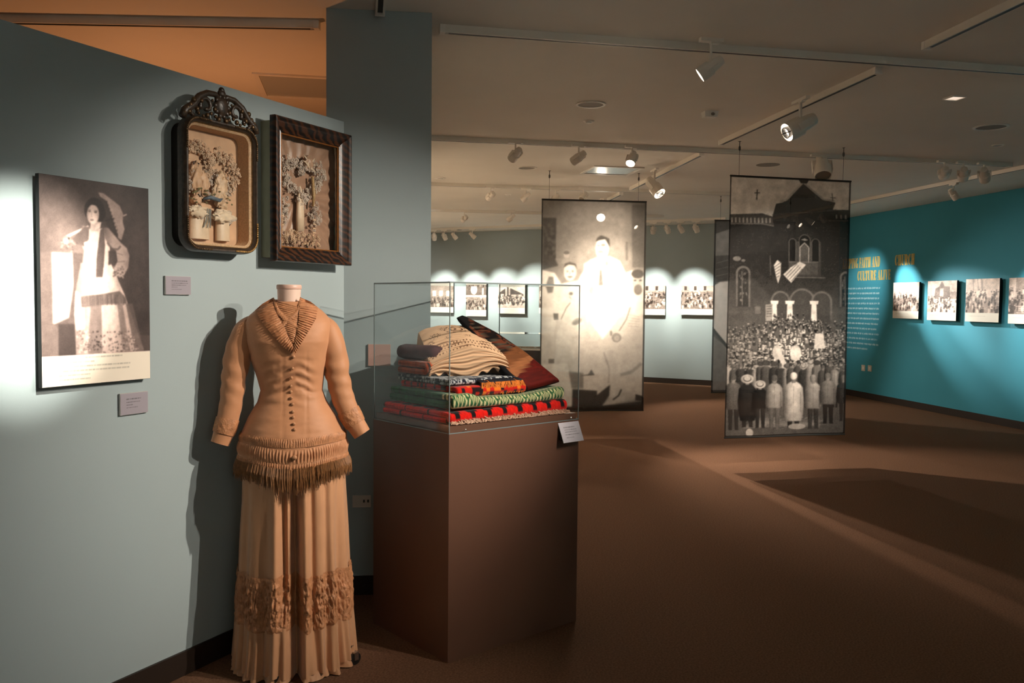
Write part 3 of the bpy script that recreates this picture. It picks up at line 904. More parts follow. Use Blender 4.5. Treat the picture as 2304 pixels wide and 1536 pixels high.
# ------------------------------------------------------------------ hanging fabric banners
M_SCRIM = vmat('printed_scrim_fabric', rough=0.8, spec=0.1, transl=0.5, transp=0.09)
M_HEM = mat('dark_banner_hem', (0.03, 0.03, 0.028), rough=0.8)
M_WIRE = mat('hanging_wire', (0.10, 0.09, 0.08), rough=0.5)
def banner(wl, wr, tl, tr, bl, br, img, label, hooks=(0.06, 0.94), sag=0.03):
    a, b = np.array(wl), np.array(wr)
    n = np.array([-(b - a)[1], (b - a)[0]])
    q = [onplane(*p, a, n) for p in (tl, tr, br, bl)]
    d = (q[1] - q[0])[:2]
    w = float(np.linalg.norm(d))
    rot = math.atan2(d[1], d[0])
    zt, zb = (q[0][2] + q[1][2]) / 2, (q[2][2] + q[3][2]) / 2
    t = thing('hanging_banner', label, 'banner', (q[0][0], q[0][1], zb), rot)
    h = zt - zb
    bow = lambda U, V: sag * np.sin(U * 3.1) * V * 0.4 + 0.010 * np.sin(U * 9 + V * 2) * V
    print_sheet('printed_sheet', img, w, h, t, m=M_SCRIM, bow=bow)
    MB().tube([(0, 0, h), (w, 0, h)], 0.008, 8).build('top_rod', M_HEM, t)
    P0 = [(u * w, float(bow(np.array(u), np.array(1.0))), 0.0) for u in np.linspace(0, 1, 16)]
    MB().tube(P0, 0.008, 8).build('bottom_rod', M_HEM, t)
    for k in hooks:
        MB().tube([(k * w, 0, h), (k * w, 0, CEIL - zb)], 0.0018, 6).build('hanging_wire', M_WIRE, t)
        MB().lathe([(0.004, CEIL - zb - 0.085), (0.010, CEIL - zb - 0.075), (0.010, CEIL - zb - 0.05), (0.004, CEIL - zb - 0.04), (0.004, CEIL - zb - 0.006), (0.016, CEIL - zb)], 10, Matrix.Translation((k * w, 0, 0))).build('wire_gripper', M_WIRE, t)
    return t
def hem(c, k=4, v=0.10):
    c.a[:k] *= 0.55; c.a[-k:] *= 0.4
    c.a[:, :k] *= 0.35; c.a[:, -k:] *= 0.35
def paint_church():
    c = Canvas(230, 470, 0.42, [(1643, 398), (1915, 405), (1900, 978), (1632, 983)])
    rnd = random.Random(21)
    c.a = 0.80 + 0.05 * (c.yy / c.H)
    A = c.crop(1640, 390, 4.954)
    dk = 0.15
    # masonry mass
    c.poly([(0, 480), (380, 455), (480, 500), (525, 345), (600, 330), (825, 105), (1060, 290), (1190, 320), (1160, 400), (1400, 400), (1400, 2100), (0, 2100)], dk)
    for k in range(26):
        y = 600 + k * 38
        c.line([(0, y), (1400, y)], 5, dk + 0.03, 0.5)
    c.a += 0.20 * sstep(0.30, 0.62, c.yy / c.H) * (c.a < 0.3)
    c.line([(570, 320), (640, 300), (825, 100)], 22, 0.70); c.line([(825, 100), (1050, 285), (1180, 300)], 22, 0.62)
    c.poly([(770, 62), (890, 66), (870, 110), (800, 110)], 0.1)
    c.line([(316, 190), (310, 305)], 13, 0.25); c.line([(285, 230), (345, 225)], 10, 0.25)
    c.line([(1150, 215), (1160, 300)], 10, 0.3); c.line([(1130, 262), (1195, 268)], 8, 0.3)
    c.poly([(20, 470), (370, 455), (480, 485), (500, 590), (370, 570), (20, 580)], 0.24)
    for k in range(11):
        c.poly([(28 + k * 42, 505), (46 + k * 42, 503), (48 + k * 42, 560), (30 + k * 42, 562)], 0.55)
    c.line([(20, 575), (370, 570), (500, 592)], 10, 0.42)
    for k in range(3): c.poly([(1190 + k * 52, 455), (1210 + k * 52, 450), (1214 + k * 52, 500), (1192 + k * 52, 502)], 0.5)
    c.line([(1110, 525), (1380, 520)], 8, 0.35)
    c.line([(480, 470), (900, 430), (1200, 400)], 7, 0.28)
    # great arch with three lancets
    arc = lambda cx, cy, r, a0, a1, n=16: [(cx + r * math.cos(a), cy - r * math.sin(a)) for a in np.linspace(a0, a1, n)]
    c.line(arc(845, 770, 190, 0, math.pi), 14, 0.11)
    c.poly([(665, 760), (1030, 760), (1030, 1160), (665, 1160)], 0.24)
    for cx, w_, y0, y1 in [(708, 34, 735, 980), (845, 58, 690, 1000), (968, 38, 735, 980)]:
        c.poly([(cx - w_ - 8, y1), (cx - w_ - 8, y0 + w_)] + arc(cx, y0 + w_, w_ + 8, math.pi, 0) + [(cx + w_ + 8, y1)], 0.36)
        c.poly([(cx - w_, y1), (cx - w_, y0 + w_)] + arc(cx, y0 + w_, w_, math.pi, 0) + [(cx + w_, y1)], 0.10)
    c.poly([(795, 1000), (795, 820), (845, 775), (890, 820), (890, 1000)], 0.30)
    c.line([(792, 1000), (792, 825), (842, 775), (892, 825), (892, 1000)], 9, 0.66)
    c.poly([(800, 740), (845, 725), (885, 745), (845, 752)], 0.5)
    for x in range(680, 1000, 17): c.line([(x, 990), (x, 1130)], 5, 0.5, 0.8)
    c.line([(665, 990), (1000, 990)], 6, 0.5); c.line([(640, 1160), (1080, 1165)], 10, 0.42)
    # side windows
    for cx, y0, w_ in [(165, 1040, 80), (1310, 1090, 70)]:
        c.poly([(cx - w_, 1490), (cx - w_, y0 + w_)] + arc(cx, y0 + w_, w_, math.pi, 0) + [(cx + w_, 1490)], 0.40)
        c.poly([(cx - w_ + 22, 1490), (cx - w_ + 22, y0 + w_)] + arc(cx, y0 + w_, w_ - 22, math.pi, 0) + [(cx + w_ - 22, 1490)], 0.17)
        for k in range(24): c.ell(cx + rnd.uniform(-40, 40), y0 + rnd.uniform(80, 400), 9, 14, rnd.choice([0.3, 0.5]), 0.6, n=8)
        c.line([(cx - 14, y0 + 60), (cx - 8, 1480)], 8, 0.5, 0.8)
    c.ell(95, 960, 44, 26, 0.42); c.ell(165, 980, 22, 14, 0.4)
    c.line([(460, 920), (465, 1140)], 7, 0.4)
    # porch arches and columns
    for cx, r, y in [(575, 85, 1420), (820, 125, 1430), (1040, 95, 1430)]:
        c.poly([(cx - r - 22, 1640), (cx - r - 22, y)] + arc(cx, y, r + 22, math.pi, 0) + [(cx + r + 22, 1640)], 0.44, 0.9, soft=1)
        c.poly([(cx - r, 1700), (cx - r, y)] + arc(cx, y, r, math.pi, 0) + [(cx + r, 1700)], 0.27)
    c.crop(1630, 680, 4.954)
    c.poly([(0, 130), (1387, 130), (1387, 330), (0, 330)], 0.26, 0.4, soft=8)
    for cx, w_ in [(558, 30), (730, 36), (1005, 34)]:
        c.poly([(cx - w_ * 1.5, -14), (cx + w_ * 1.5, -14), (cx + w_ * 1.3, 24), (cx - w_ * 1.3, 24)], 0.95)
        c.poly([(cx - w_ * 0.8, 20), (cx + w_ * 0.8, 20), (cx + w_, 215), (cx - w_, 215)], 0.93)
    c.poly([(460, 30), (535, 25), (535, 210), (460, 215)], 0.62)
    for k in range(5): c.line([(470, 50 + k * 28), (526, 47 + k * 28)], 9, 0.3, 0.8)
    c.poly([(345, 52), (405, 50), (405, 130), (345, 134)], 0.42)
    # flags
    c.crop(1640, 390, 4.954)
    c.poly([(540, 970), (580, 1005), (575, 1150), (548, 1235), (525, 1150), (500, 1030)], 0.85)
    for k in range(5): c.line([(505 + k * 4, 1050 + k * 30), (575 - k * 3, 1000 + k * 36)], 9, 0.35, 0.8)
    c.poly([(790, 985), (860, 1020), (770, 1130), (695, 1225), (605, 1130), (690, 1050)], 0.88)
    for k in range(4): c.line([(630 + k * 22, 1145 + k * 20), (760 + k * 20, 1010 + k * 18)], 9, 0.40, 0.85)
    # crowd
    c.crop(1630, 680, 4.954)
    c.poly([(40, 330), (450, 300), (560, 200), (900, 190), (1000, 290), (1387, 380), (1387, 1460), (0, 1460)], 0.34, soft=4)
    people = []
    for _ in range(1000):
        y = 185 + 700 * rnd.random() ** 0.9
        x = rnd.uniform(30, 1370)
        if y < 300 and not (440 < x < 1150) and rnd.random() < (300 - y) / 100: continue
        people.append((y, x))
    people += [(rnd.uniform(120, 260), rnd.uniform(545, 900)) for _ in range(45)] + [(rnd.uniform(190, 300), rnd.uniform(900, 1100)) for _ in range(30)]
    for y, x in sorted(people):
        sc = 11 + (y - 185) * 0.021 + rnd.uniform(-1.5, 2.5)
        mid = math.exp(-((x - 760) / 380) ** 2 - ((y - 470) / 260) ** 2)
        lv = 0.46 + 0.48 * mid
        body = rnd.choice([0.16, 0.25, lv * 0.8, lv, lv + 0.12]) if y > 300 else rnd.choice([0.10, 0.14, 0.2, lv * 0.7])
        c.ell(x, y + sc * 1.7, sc * rnd.uniform(0.8, 1.2), sc * 1.5, min(1, body), 0.85, n=8, cyl=0.4)
        c.ell(x, y, sc * 0.55, sc * 0.7, min(1, lv + rnd.uniform(0.0, 0.22)), 0.95, n=8)
        c.ell(x + rnd.uniform(-2, 2), y - sc * 0.38, sc * rnd.choice([0.55, 0.6, 0.6, 0.95]), sc * 0.38, rnd.choice([0.13, 0.17, 0.24, 0.30, lv + 0.2]), 0.95, n=8)
    c.ell(590, 560, 55, 80, 0.85, 0.9); c.ell(800, 570, 65, 90, 0.97, 0.9, soft=1); c.poly([(560, 500), (620, 520), (740, 780), (650, 730)], 0.9, 0.9)
    c.poly([(1020, 350), (1110, 350), (1130, 520), (1010, 520)], 0.9, 0.9)
    # backs of the people in the foreground
    c.poly([(0, 1180), (1387, 1130), (1387, 1490), (0, 1500)], 0.30, soft=3)
    for k in range(14): c.poly([(rnd.uniform(100, 1300), rnd.uniform(1250, 1420)) for _ in range(4)], rnd.choice([0.7, 0.5, 0.2]), 0.5)
    def back(x, y, s, coat, hat, legs=0.15, hatv=0.8, bottom=1420, long=False):
        cb = bottom - (70 if long else 240 * s)
        for sg in (-1, 1):
            c.poly([(x + sg * 4, cb - 40), (x + sg * 62 * s, cb - 40), (x + sg * 56 * s, bottom - 14), (x + sg * 62 * s, bottom), (x + sg * 16 * s, bottom), (x + sg * 14 * s, bottom - 40)], legs, cyl=0.35)
        c.poly([(x - 24 * s, y + 50 * s), (x + 24 * s, y + 50 * s), (x + 62 * s, y + 72 * s), (x + 92 * s, y + 110 * s), (x + 104 * s, y + 260 * s), (x + 96 * s, y + 360 * s), (x + 82 * s, cb - 20), (x + 76 * s, cb), (x - 76 * s, cb), (x - 82 * s, cb - 20), (x - 96 * s, y + 360 * s), (x - 104 * s, y + 260 * s), (x - 92 * s, y + 110 * s), (x - 62 * s, y + 72 * s)], coat, soft=1, cyl=0.5, tilt=0.15)
        for sg in (-1, 1): c.line([(x + sg * 70 * s, y + 150 * s), (x + sg * 72 * s, y + 350 * s)], 8, coat * 0.55, 0.7)
        c.line([(x, y + 90 * s), (x, cb)], 5, coat * 0.7, 0.7)
        c.poly([(x - 18 * s, y + 30 * s), (x + 18 * s, y + 30 * s), (x + 20 * s, y + 64 * s), (x - 20 * s, y + 64 * s)], 0.5)
        c.ell(x, y + 12 * s, 33 * s, 44 * s, 0.55, cyl=0.4)
        if hat == 'straw':
            c.ell(x, y, 72 * s, 50 * s, hatv, cyl=0.2); c.ell(x, y, 44 * s, 32 * s, 0.25); c.ell(x, y - 5, 36 * s, 27 * s, hatv)
        elif hat: c.ell(x, y - 6, 37 * s, 36 * s, hatv, cyl=0.4)
    for k in range(19):
        back(60 + k * 70 + rnd.uniform(-18, 18), 690 + rnd.uniform(-25, 45), rnd.uniform(0.50, 0.64), rnd.choice([0.2, 0.3, 0.45, 0.6]), rnd.choice(['x', 'x', 'straw']), hatv=rnd.choice([0.25, 0.4, 0.7]), bottom=1180)
    back(110, 840, 0.95, 0.34, 'x', hatv=0.32, bottom=1420)
    back(262, 855, 1.0, 0.12, 'straw', hatv=0.75, bottom=1390, long=True)
    back(400, 915, 0.9, 0.10, 'straw', hatv=0.78, bottom=1400)
    back(560, 850, 1.0, 0.62, 'x', hatv=0.35, legs=0.36)
    back(780, 830, 1.15, 0.82, 'x', hatv=0.95, bottom=1400, long=True)
    back(1000, 850, 0.95, 0.62, 'x', hatv=0.6, legs=0.2)
    back(1160, 830, 0.9, 0.48, 'x', hatv=0.5, legs=0.12, bottom=1360)
    back(1330, 850, 0.8, 0.22, 'x', hatv=0.5, bottom=1330)
    c.ell(285, 1450, 40, 46, 0.7); c.ell(820, 1390, 100, 32, 0.62)
    c.finish(1, 0.16, 0.07, 5)
    hem(c, 3)
    return c.rgb(dark=(0.03, 0.03, 0.03), light=(0.98, 0.94, 0.90))
def paint_priest():
    c = Canvas(200, 400, 0.30, [(1219, 450), (1455, 452), (1448, 925), (1217, 922)])
    rnd = random.Random(33)
    X, Y = c.xx / c.W, c.yy / c.H
    c.a = 0.42 + 0.10 * sstep(0.1, 0.5, X) - 0.10 * sstep(0.75, 1.0, X)
    c.noise(0.08, 30, 2)
    c.crop(1210, 440, 6.144)
    c.poly([(70, 320), (260, 320), (250, 900), (290, 980), (70, 1040)], 0.22, soft=2)
    for k in range(30): c.ell(rnd.uniform(80, 240), rnd.uniform(420, 860), 22, 30, rnd.choice([0.16, 0.3]), 0.6, n=8)
    c.poly([(1300, 120), (1480, 120), (1480, 1000), (1310, 1000)], 0.26, 0.6, soft=3)
    c.line([(1230, 640), (1235, 900)], 30, 0.28, 0.6, soft=2)
    # vestments: seated left figure, central figure, right figure
    c.poly([(70, 1040), (240, 1080), (330, 1230), (560, 1180), (720, 900), (860, 850), (1000, 850), (1130, 910), (1220, 1080), (1300, 1040), (1470, 1060), (1470, 2800), (60, 2800)], 0.74, soft=2, tilt=0.14)
    c.poly([(640, 950), (860, 850), (1000, 850), (1140, 920), (1210, 1120), (1230, 1540), (900, 2000), (640, 1600)], 0.95, soft=3, cyl=0.12)
    # heads
    c.ell(400, 830, 38, 46, 0.55); c.ell(400, 800, 40, 24, 0.32)
    c.poly([(340, 880), (470, 880), (480, 960), (330, 960)], 0.48, 0.7, soft=2)
    c.ell(450, 1060, 86, 130, 0.72, soft=1); c.poly([(365, 1010), (380, 950), (450, 925), (530, 955), (545, 1030), (510, 975), (430, 965), (390, 990)], 0.25, soft=1)
    c.line([(398, 1048), (432, 1050)], 9, 0.42); c.line([(468, 1048), (502, 1050)], 9, 0.42); c.ell(415, 1062, 13, 8, 0.38); c.ell(485, 1062, 13, 8, 0.38)
    c.line([(450, 1060), (446, 1105)], 10, 0.5); c.ell(450, 1132, 38, 11, 0.36); c.ell(450, 1150, 20, 7, 0.55)
    c.ell(890, 740, 90, 150, 0.90, soft=1)
    c.poly([(800, 640), (820, 590), (870, 555), (940, 575), (990, 600), (1000, 720), (960, 660), (930, 610), (850, 625)], 0.25, soft=1)
    c.ell(905, 690, 34, 22, 0.5); c.ell(840, 695, 26, 18, 0.6); c.ell(870, 785, 46, 24, 0.58); c.line([(870, 700), (862, 755)], 12, 0.7); c.ell(885, 855, 40, 14, 0.72)
    c.ell(1385, 1200, 78, 120, 0.62, soft=1); c.ell(1385, 1090, 90, 62, 0.25, soft=1); c.ell(1390, 1310, 60, 76, 0.36, soft=1)
    c.ell(1350, 1180, 20, 12, 0.25); c.ell(1425, 1180, 20, 12, 0.25)
    # stole and details
    c.poly([(855, 1030), (885, 1030), (910, 1250), (840, 1255)], 0.42, soft=1)
    c.ell(955, 945, 26, 40, 0.55, soft=1)
    c.ell(745, 1320, 34, 60, 0.62, soft=1); c.ell(700, 1450, 70, 60, 0.70, soft=2)
    c.poly([(160, 1130), (225, 1130), (235, 1240), (215, 1350), (150, 1360), (120, 1260)], 0.40, soft=1)
    c.ell(465, 1365, 28, 24, 0.4)
    c.line([(440, 1400), (470, 1440)], 10, 0.45)
    c.crop(1210, 680, 6.144)
    c.line([(460, 10), (400, 90), (330, 245)], 12, 0.42)
    c.poly([(225, 160), (295, 160), (295, 250), (235, 250)], 0.35)
    c.ell(545, 275, 75, 42, 0.52, rot=-0.5); c.ell(540, 285, 50, 24, 0.42, rot=-0.5)
    c.line([(1285, 80), (1230, 250), (1130, 410)], 16, 0.45)
    for k in range(5): c.line([(1250, 180 + k * 40), (1410, 215 + k * 34)], 8, 0.5, 0.6)
    c.ell(1095, 500, 66, 66, 0.48); c.ell(1100, 510, 40, 40, 0.6); c.ell(1020, 440, 18, 40, 0.45)
    # folds
    for p, w_, v in [([(280, 250), (250, 520), (245, 780)], 26, 0.66), ([(920, 700), (1000, 940), (990, 1130)], 18, 0.45), ([(970, 640), (1140, 760), (1430, 690)], 36, 0.68), ([(480, 500), (580, 470)], 30, 0.68),
                     ([(1440, 860), (1300, 980), (1150, 1020)], 46, 0.45), ([(720, 800), (850, 660)], 22, 0.7), ([(460, 700), (480, 950)], 40, 0.66)]:
        c.line(p, w_, v, 0.75, soft=3)
    # lower part: table front, shoes, floor
    c.poly([(90, 855), (420, 855), (540, 1480), (90, 1480)], 0.76, soft=1)
    c.poly([(165, 785), (242, 785), (242, 845), (165, 845)], 0.38)
    c.poly([(440, 960), (640, 980), (640, 1190), (480, 1190)], 0.42, soft=3)
    c.poly([(750, 935), (795, 1015), (690, 1020)], 0.3); c.line([(700, 1010), (600, 1020)], 12, 0.3)
    c.poly([(490, 1200), (830, 1230), (830, 1290), (1010, 1150), (1000, 1300), (900, 1440), (1470, 1380), (1470, 1560), (480, 1560)], 0.16, soft=2)
    c.poly([(900, 1440), (1350, 1360), (1350, 1300), (1200, 1240), (1010, 1340)], 0.62, 0.8, soft=2)
    c.line([(1165, 1215), (1130, 1300), (1050, 1360)], 20, 0.2)
    c.poly([(1355, 1285), (1450, 1310), (1450, 1380), (1355, 1370)], 0.16)
    c.poly([(70, 1440), (1480, 1440), (1480, 1600), (70, 1600)], 0.07, soft=2)
    c.finish(3, 0.10, 0.03, 6)
    hem(c, 3)
    return c.rgb(dark=(0.07, 0.065, 0.06), light=(0.95, 0.92, 0.88))
def paint_third():
    c = Canvas(120, 240, 0.2)
    c.a = 0.20 + 0.06 * (c.yy / 240)
    W, H = 120, 240
    c.poly([(0, 20), (60, 0), (120, 0), (120, 40), (0, 50)], 0.36, raw=True)
    for k in range(8): c.line([(4, 60 + k * 9), (40, 50 + k * 10)], 1.2, 0.30)
    c.poly([(0, 92), (10, 86), (60, 80), (100, 120), (100, 190), (24, 175), (0, 150)], 0.78, raw=True, soft=1)
    c.poly([(0, 160), (30, 182), (120, 200), (120, 240), (0, 240)], 0.42, raw=True, soft=1)
    c.line([(0, 150), (28, 182)], 4, 0.12)
    c.noise(0.1, 6, 4)
    hem(c, 3)
    return c.rgb(dark=(0.07, 0.07, 0.07), light=(0.92, 0.90, 0.88))
banner(onz(1664, 318, CEIL), onz(1897, 332, CEIL), (1643, 398), (1915, 405), (1632, 983), (1900, 978), paint_church(), 'large hanging fabric banner showing a church front and a crowd', hooks=(0.07, 0.93))
banner(onz(1236, 384, CEIL), onz(1435, 390, CEIL), (1219, 450), (1455, 452), (1217, 922), (1448, 925), paint_priest(), 'glowing hanging banner with a robed man standing among seated men', hooks=(0.07, 0.92))
_w3 = onz(1621, 441, CEIL)
_d79 = np.array([math.sin(math.radians(79)), math.cos(math.radians(79)), 0])
_n79 = np.array([-_d79[1], _d79[0], 0])
def _pp(p3):  # pixel of a world point
    d = np.array(p3, float) - EYEP
    z = d[1] * cp - d[2] * sp
    u = d[1] * sp + d[2] * cp
    x_, y_ = d[0] / z, -u / z
    return (1152 + F_PX * (cr * x_ - sr * y_), 768 + F_PX * (sr * x_ + cr * y_))
_tl3 = onplane(1608, 495, _w3, _n79)
_tr3, _bl3 = _tl3 + _d79 * 1.22, np.array([_tl3[0], _tl3[1], 0.30])
banner(_w3, _w3 + _d79, (1608, 495), _pp(_tr3), _pp(_bl3), _pp(_bl3 + _d79 * 1.22), paint_third(), 'dark hanging banner mostly hidden behind the church banner', hooks=(0.07, 0.93))
# ------------------------------------------------------------------ the two shadow boxes on the low wall
def rrect(hw, hh, r, n=8, cx=0.0, cz=0.0):
    r = max(min(r, hw, hh), 0.0005)
    pts = []
    for qx, qz, a0 in ((1, 1, 0), (-1, 1, 90), (-1, -1, 180), (1, -1, 270)):
        for k in range(n + 1):
            a = math.radians(a0 + 90 * k / n)
            pts.append((cx + qx * (hw - r) + r * math.cos(a), cz + qz * (hh - r) + r * math.sin(a)))
    return pts
def frame_sweep(w, h, prof, r=0.0, n=8):
    """prof: (inset, y) pairs around the moulding section, y negative = towards the room"""
    loops = []
    for ins, y in prof:
        loops.append([(x, y, z) for x, z in rrect(w / 2 - ins, h / 2 - ins, (r - ins) if r > 0 else 0.0006, n if r > 0 else 1)])
    return MB().loops(loops, closed=True)
def crumple(c, sx, sy, sz, seed, n=26, k=16, amp=0.5, f=3.0):
    """crinkled ribbon bow or silk bloom"""
    P_ = np.zeros((k, n, 3))
    for i in range(k):
        ph = math.pi * (i + 0.02) / (k - 0.96) - math.pi / 2
        for j in range(n):
            t = 2 * math.pi * j / n
            d = 1 - amp + 2 * amp * float(fbm(np.array(math.cos(t) * f + 9 + math.cos(ph) * 2), np.array(math.sin(t) * f + 5 + ph * f), seed, 3))
            P_[i, j] = (c[0] + sx * d * math.cos(ph) * math.cos(t), c[1] + sy * d * math.cos(ph) * math.sin(t), c[2] + sz * d * math.sin(ph))
    return P_
M_BRONZE = mat('dark_bronze_gilt', (0.040, 0.024, 0.014), rough=0.38, var=0.5, scale=60, spec=0.6, bump=0.3, bscale=120)
M_GILT = mat('worn_gilding', (0.30, 0.17, 0.06), rough=0.35, metal=0.7, var=0.4, scale=90)
M_SATIN = mat('peach_satin_lining', (0.60, 0.36, 0.22), rough=0.45, var=0.15, scale=18, sheen=0.3, bump=0.15, bscale=60)
M_MATT = mat('peach_card_liner', (0.58, 0.37, 0.22), rough=0.8, var=0.2, scale=150, bump=0.3, bscale=400)
M_WAX = mat('ivory_wax_flower', (0.60, 0.40, 0.26), rough=0.5, var=0.25, scale=50)
M_GREY = mat('grey_white_wax_flower', (0.52, 0.41, 0.34), rough=0.5, var=0.3, scale=70)
M_RIB = mat('ivory_silk_ribbon', (0.72, 0.55, 0.40), rough=0.4, var=0.15, scale=40, sheen=0.4)
M_RIBB = mat('slate_blue_ribbon', (0.10, 0.12, 0.15), rough=0.5, var=0.3, scale=60)
M_GREEN = mat('dry_olive_leaf', (0.13, 0.10, 0.04), rough=0.7, var=0.3, scale=60)
M_CANDLE = mat('ivory_candle_wax', (0.66, 0.48, 0.34), rough=0.45, var=0.08, scale=30)
M_FGLASS = glassmat('picture_glass', (0.96, 0.97, 0.96), refl=1.3)
M_BOX = mat('olive_backing_box', (0.30, 0.29, 0.20), rough=0.7, var=0.1, scale=10)

def flower_cloud(pts, r, seed, petals=5):
    rnd = random.Random(seed)
    mb = MB()
    for (x, y, z) in pts:
        s = r * rnd.uniform(0.7, 1.3)
        a0 = rnd.uniform(0, 6.28)
        for k in range(petals):
            a = a0 + 6.283 * k / petals
            mb.ball((x + math.cos(a) * s * 0.8, y + rnd.uniform(-0.3, 0.3) * s, z + math.sin(a) * s * 0.8), (s * 0.5, s * 0.35, s * 0.5), 5, 3)
        mb.ball((x, y - s * 0.3, z), s * 0.35, 5, 3)
    return mb
# ---- ornate rounded frame with a carved crest
OFF = 0.105
_s0, _zt = WL.sz(417, 259, OFF)
_s1, _zb = WL.sz(584, 576, OFF)
fw = _s1 - _s0
_ztr = WL.sz(577, 283, OFF)[1]
_zbl = WL.sz(412, 560, OFF)[1]
zt, zb = (_zt + _ztr) / 2, (_zb + _zbl) / 2
fh = zt - zb
fcx, fcz = (_s0 + _s1) / 2, (zt + zb) / 2
t = thing('shadow_box', 'dark carved shadow box with rounded corners, crest on top and wax flowers inside', 'shadow box', WL.at(fcx, fcz), WL.rot, 'shadow boxes with wax flower wreaths')
R0 = 0.072
frame_sweep(fw, fh, [(0.000, -0.078), (0.003, -0.096), (0.008, -0.103), (0.013, -0.103), (0.017, -0.097), (0.019, -0.094), (0.022, -0.096), (0.0245, -0.092), (0.0245, -0.06), (0.0, -0.06)], R0, 10).build('frame', M_BRONZE, t, smooth='auto')
frame_sweep(fw - 0.044, fh - 0.044, [(0, -0.065), (0, 0.0), (0.004, 0.0), (0.004, -0.065)], R0 - 0.022, 10).build('case_side', mat('shadow_dark_case', (0.014, 0.009, 0.006), rough=0.6), t, smooth='auto')  # near-black colour stands in for the shadow on the case side
frame_sweep(fw - 0.049, fh - 0.049, [(0, -0.090), (0.0018, -0.091), (0.003, -0.088), (0.001, -0.082)], R0 - 0.0245, 8).build('gilt_edge', M_GILT, t)
frame_sweep(fw - 0.053, fh - 0.053, [(0.0, -0.087), (0.010, -0.080), (0.014, -0.020), (0.0, -0.020)], R0 - 0.0265, 8).build('liner', M_MATT, t)
MB().box((0, -0.010, 0), (fw - 0.076, 0.016, fh - 0.076)).build('back_panel', M_SATIN, t)
# beaded corner ornaments
rnd = random.Random(2)
pth = rrect(fw / 2 - 0.010, fh / 2 - 0.010, R0 - 0.010, 14)
for q in range(4):
    mb = MB()
    seg = pth[q * 15:(q + 1) * 15]
    a0, a1 = seg[0], seg[-1]
    ext = []
    for i in range(8):
        ext.append((a0[0], a0[1] - (1 if a0[1] > 0 else -1) * i * 0.0085) if abs(a0[0]) > abs(a0[1]) * 0 and q % 2 == 0 else (a0[0] - (1 if a0[0] > 0 else -1) * i * 0.0085, a0[1]))
        ext.append((a1[0] - (1 if a1[0] > 0 else -1) * i * 0.0085, a1[1]) if q % 2 == 0 else (a1[0], a1[1] - (1 if a1[1] > 0 else -1) * i * 0.0085))
    for (x, z) in list(seg) + ext:
        mb.ball((x, -0.1035, z), (0.0052, 0.0045, 0.0052), 7, 5)
    mb.build('corner_beading', M_GILT if q == 3 else mat('dull_gilding', (0.10, 0.058, 0.028), rough=0.32, metal=0.6, var=0.4, scale=90), t, smooth=True)
# crest: cartouche, scrolls, leaves
cz0 = fh / 2 - 0.004
ctop = WL.sz(500, 201, OFF)[1] - fcz
ch = ctop - cz0
mb = MB()
for s in (-1, 1):
    mb.tube([(s * x * fw / 2, -0.088, cz0 + z * ch) for x, z in [(1.0, -0.10), (0.93, 0.12), (0.74, 0.32), (0.58, 0.62), (0.36, 0.80), (0.16, 0.82), (0.06, 0.74)]], [0.015, 0.016, 0.016, 0.014, 0.013, 0.012, 0.010], 8)
    mb.tube([(s * (0.40 + 0.17 * math.cos(a) * (1 - i * 0.035)) * fw / 2, -0.090, cz0 + (0.40 + 0.27 * math.sin(a) * (1 - i * 0.035)) * ch) for i, a in enumerate(np.linspace(-0.6, 5.2, 18))], 0.0085, 6)
    mb.tube([(s * (0.72 + 0.10 * math.cos(a)) * fw / 2, -0.090, cz0 + (0.16 + 0.15 * math.sin(a)) * ch) for a in np.linspace(-1.5, 3.6, 12)], 0.008, 6)
mb.build('crest_scroll', M_BRONZE, t, smooth=True)
mb = MB()
mb.ball((0, -0.090, cz0 + 0.50 * ch), (0.036, 0.018, 0.042), 14, 9)
mb.ball((0, -0.092, cz0 + 0.88 * ch), (0.020, 0.014, 0.018), 10, 7)
mb.ball((0, -0.092, cz0 + 0.99 * ch), (0.013, 0.012, 0.014), 8, 6)
for k in range(10):
    a = 6.283 * k / 10
    mb.ball((math.cos(a) * 0.034, -0.094, cz0 + 0.48 * ch + math.sin(a) * 0.040), (0.011, 0.008, 0.011), 7, 5)
mb.build('crest_cartouche', M_BRONZE, t, smooth=True)
for s in (-1, 1):
    for x, z, r in [(0.82, 0.30, 0.010), (0.90, 0.20, 0.009), (0.30, 0.18, 0.008), (0.18, 0.12, 0.008), (0.62, 0.10, 0.007), (0.5, 0.05, 0.007), (0.26, 0.60, 0.006), (0.97, 0.02, 0.010), (0.74, 0.46, 0.012), (0.86, 0.08, 0.012), (0.66, 0.22, 0.011), (0.40, 0.10, 0.011), (0.10, 0.06, 0.012), (0.55, 0.50, 0.010), (0.20, 0.34, 0.010)]:
        MB().ball((s * x * fw / 2, -0.096, cz0 + z * ch), (r, r * 0.8, r), 7, 5).build('crest_leaf', mat('dull_gilding', (0.10, 0.058, 0.028)), t, smooth=True)
iw, ih = fw - 0.080, fh - 0.085
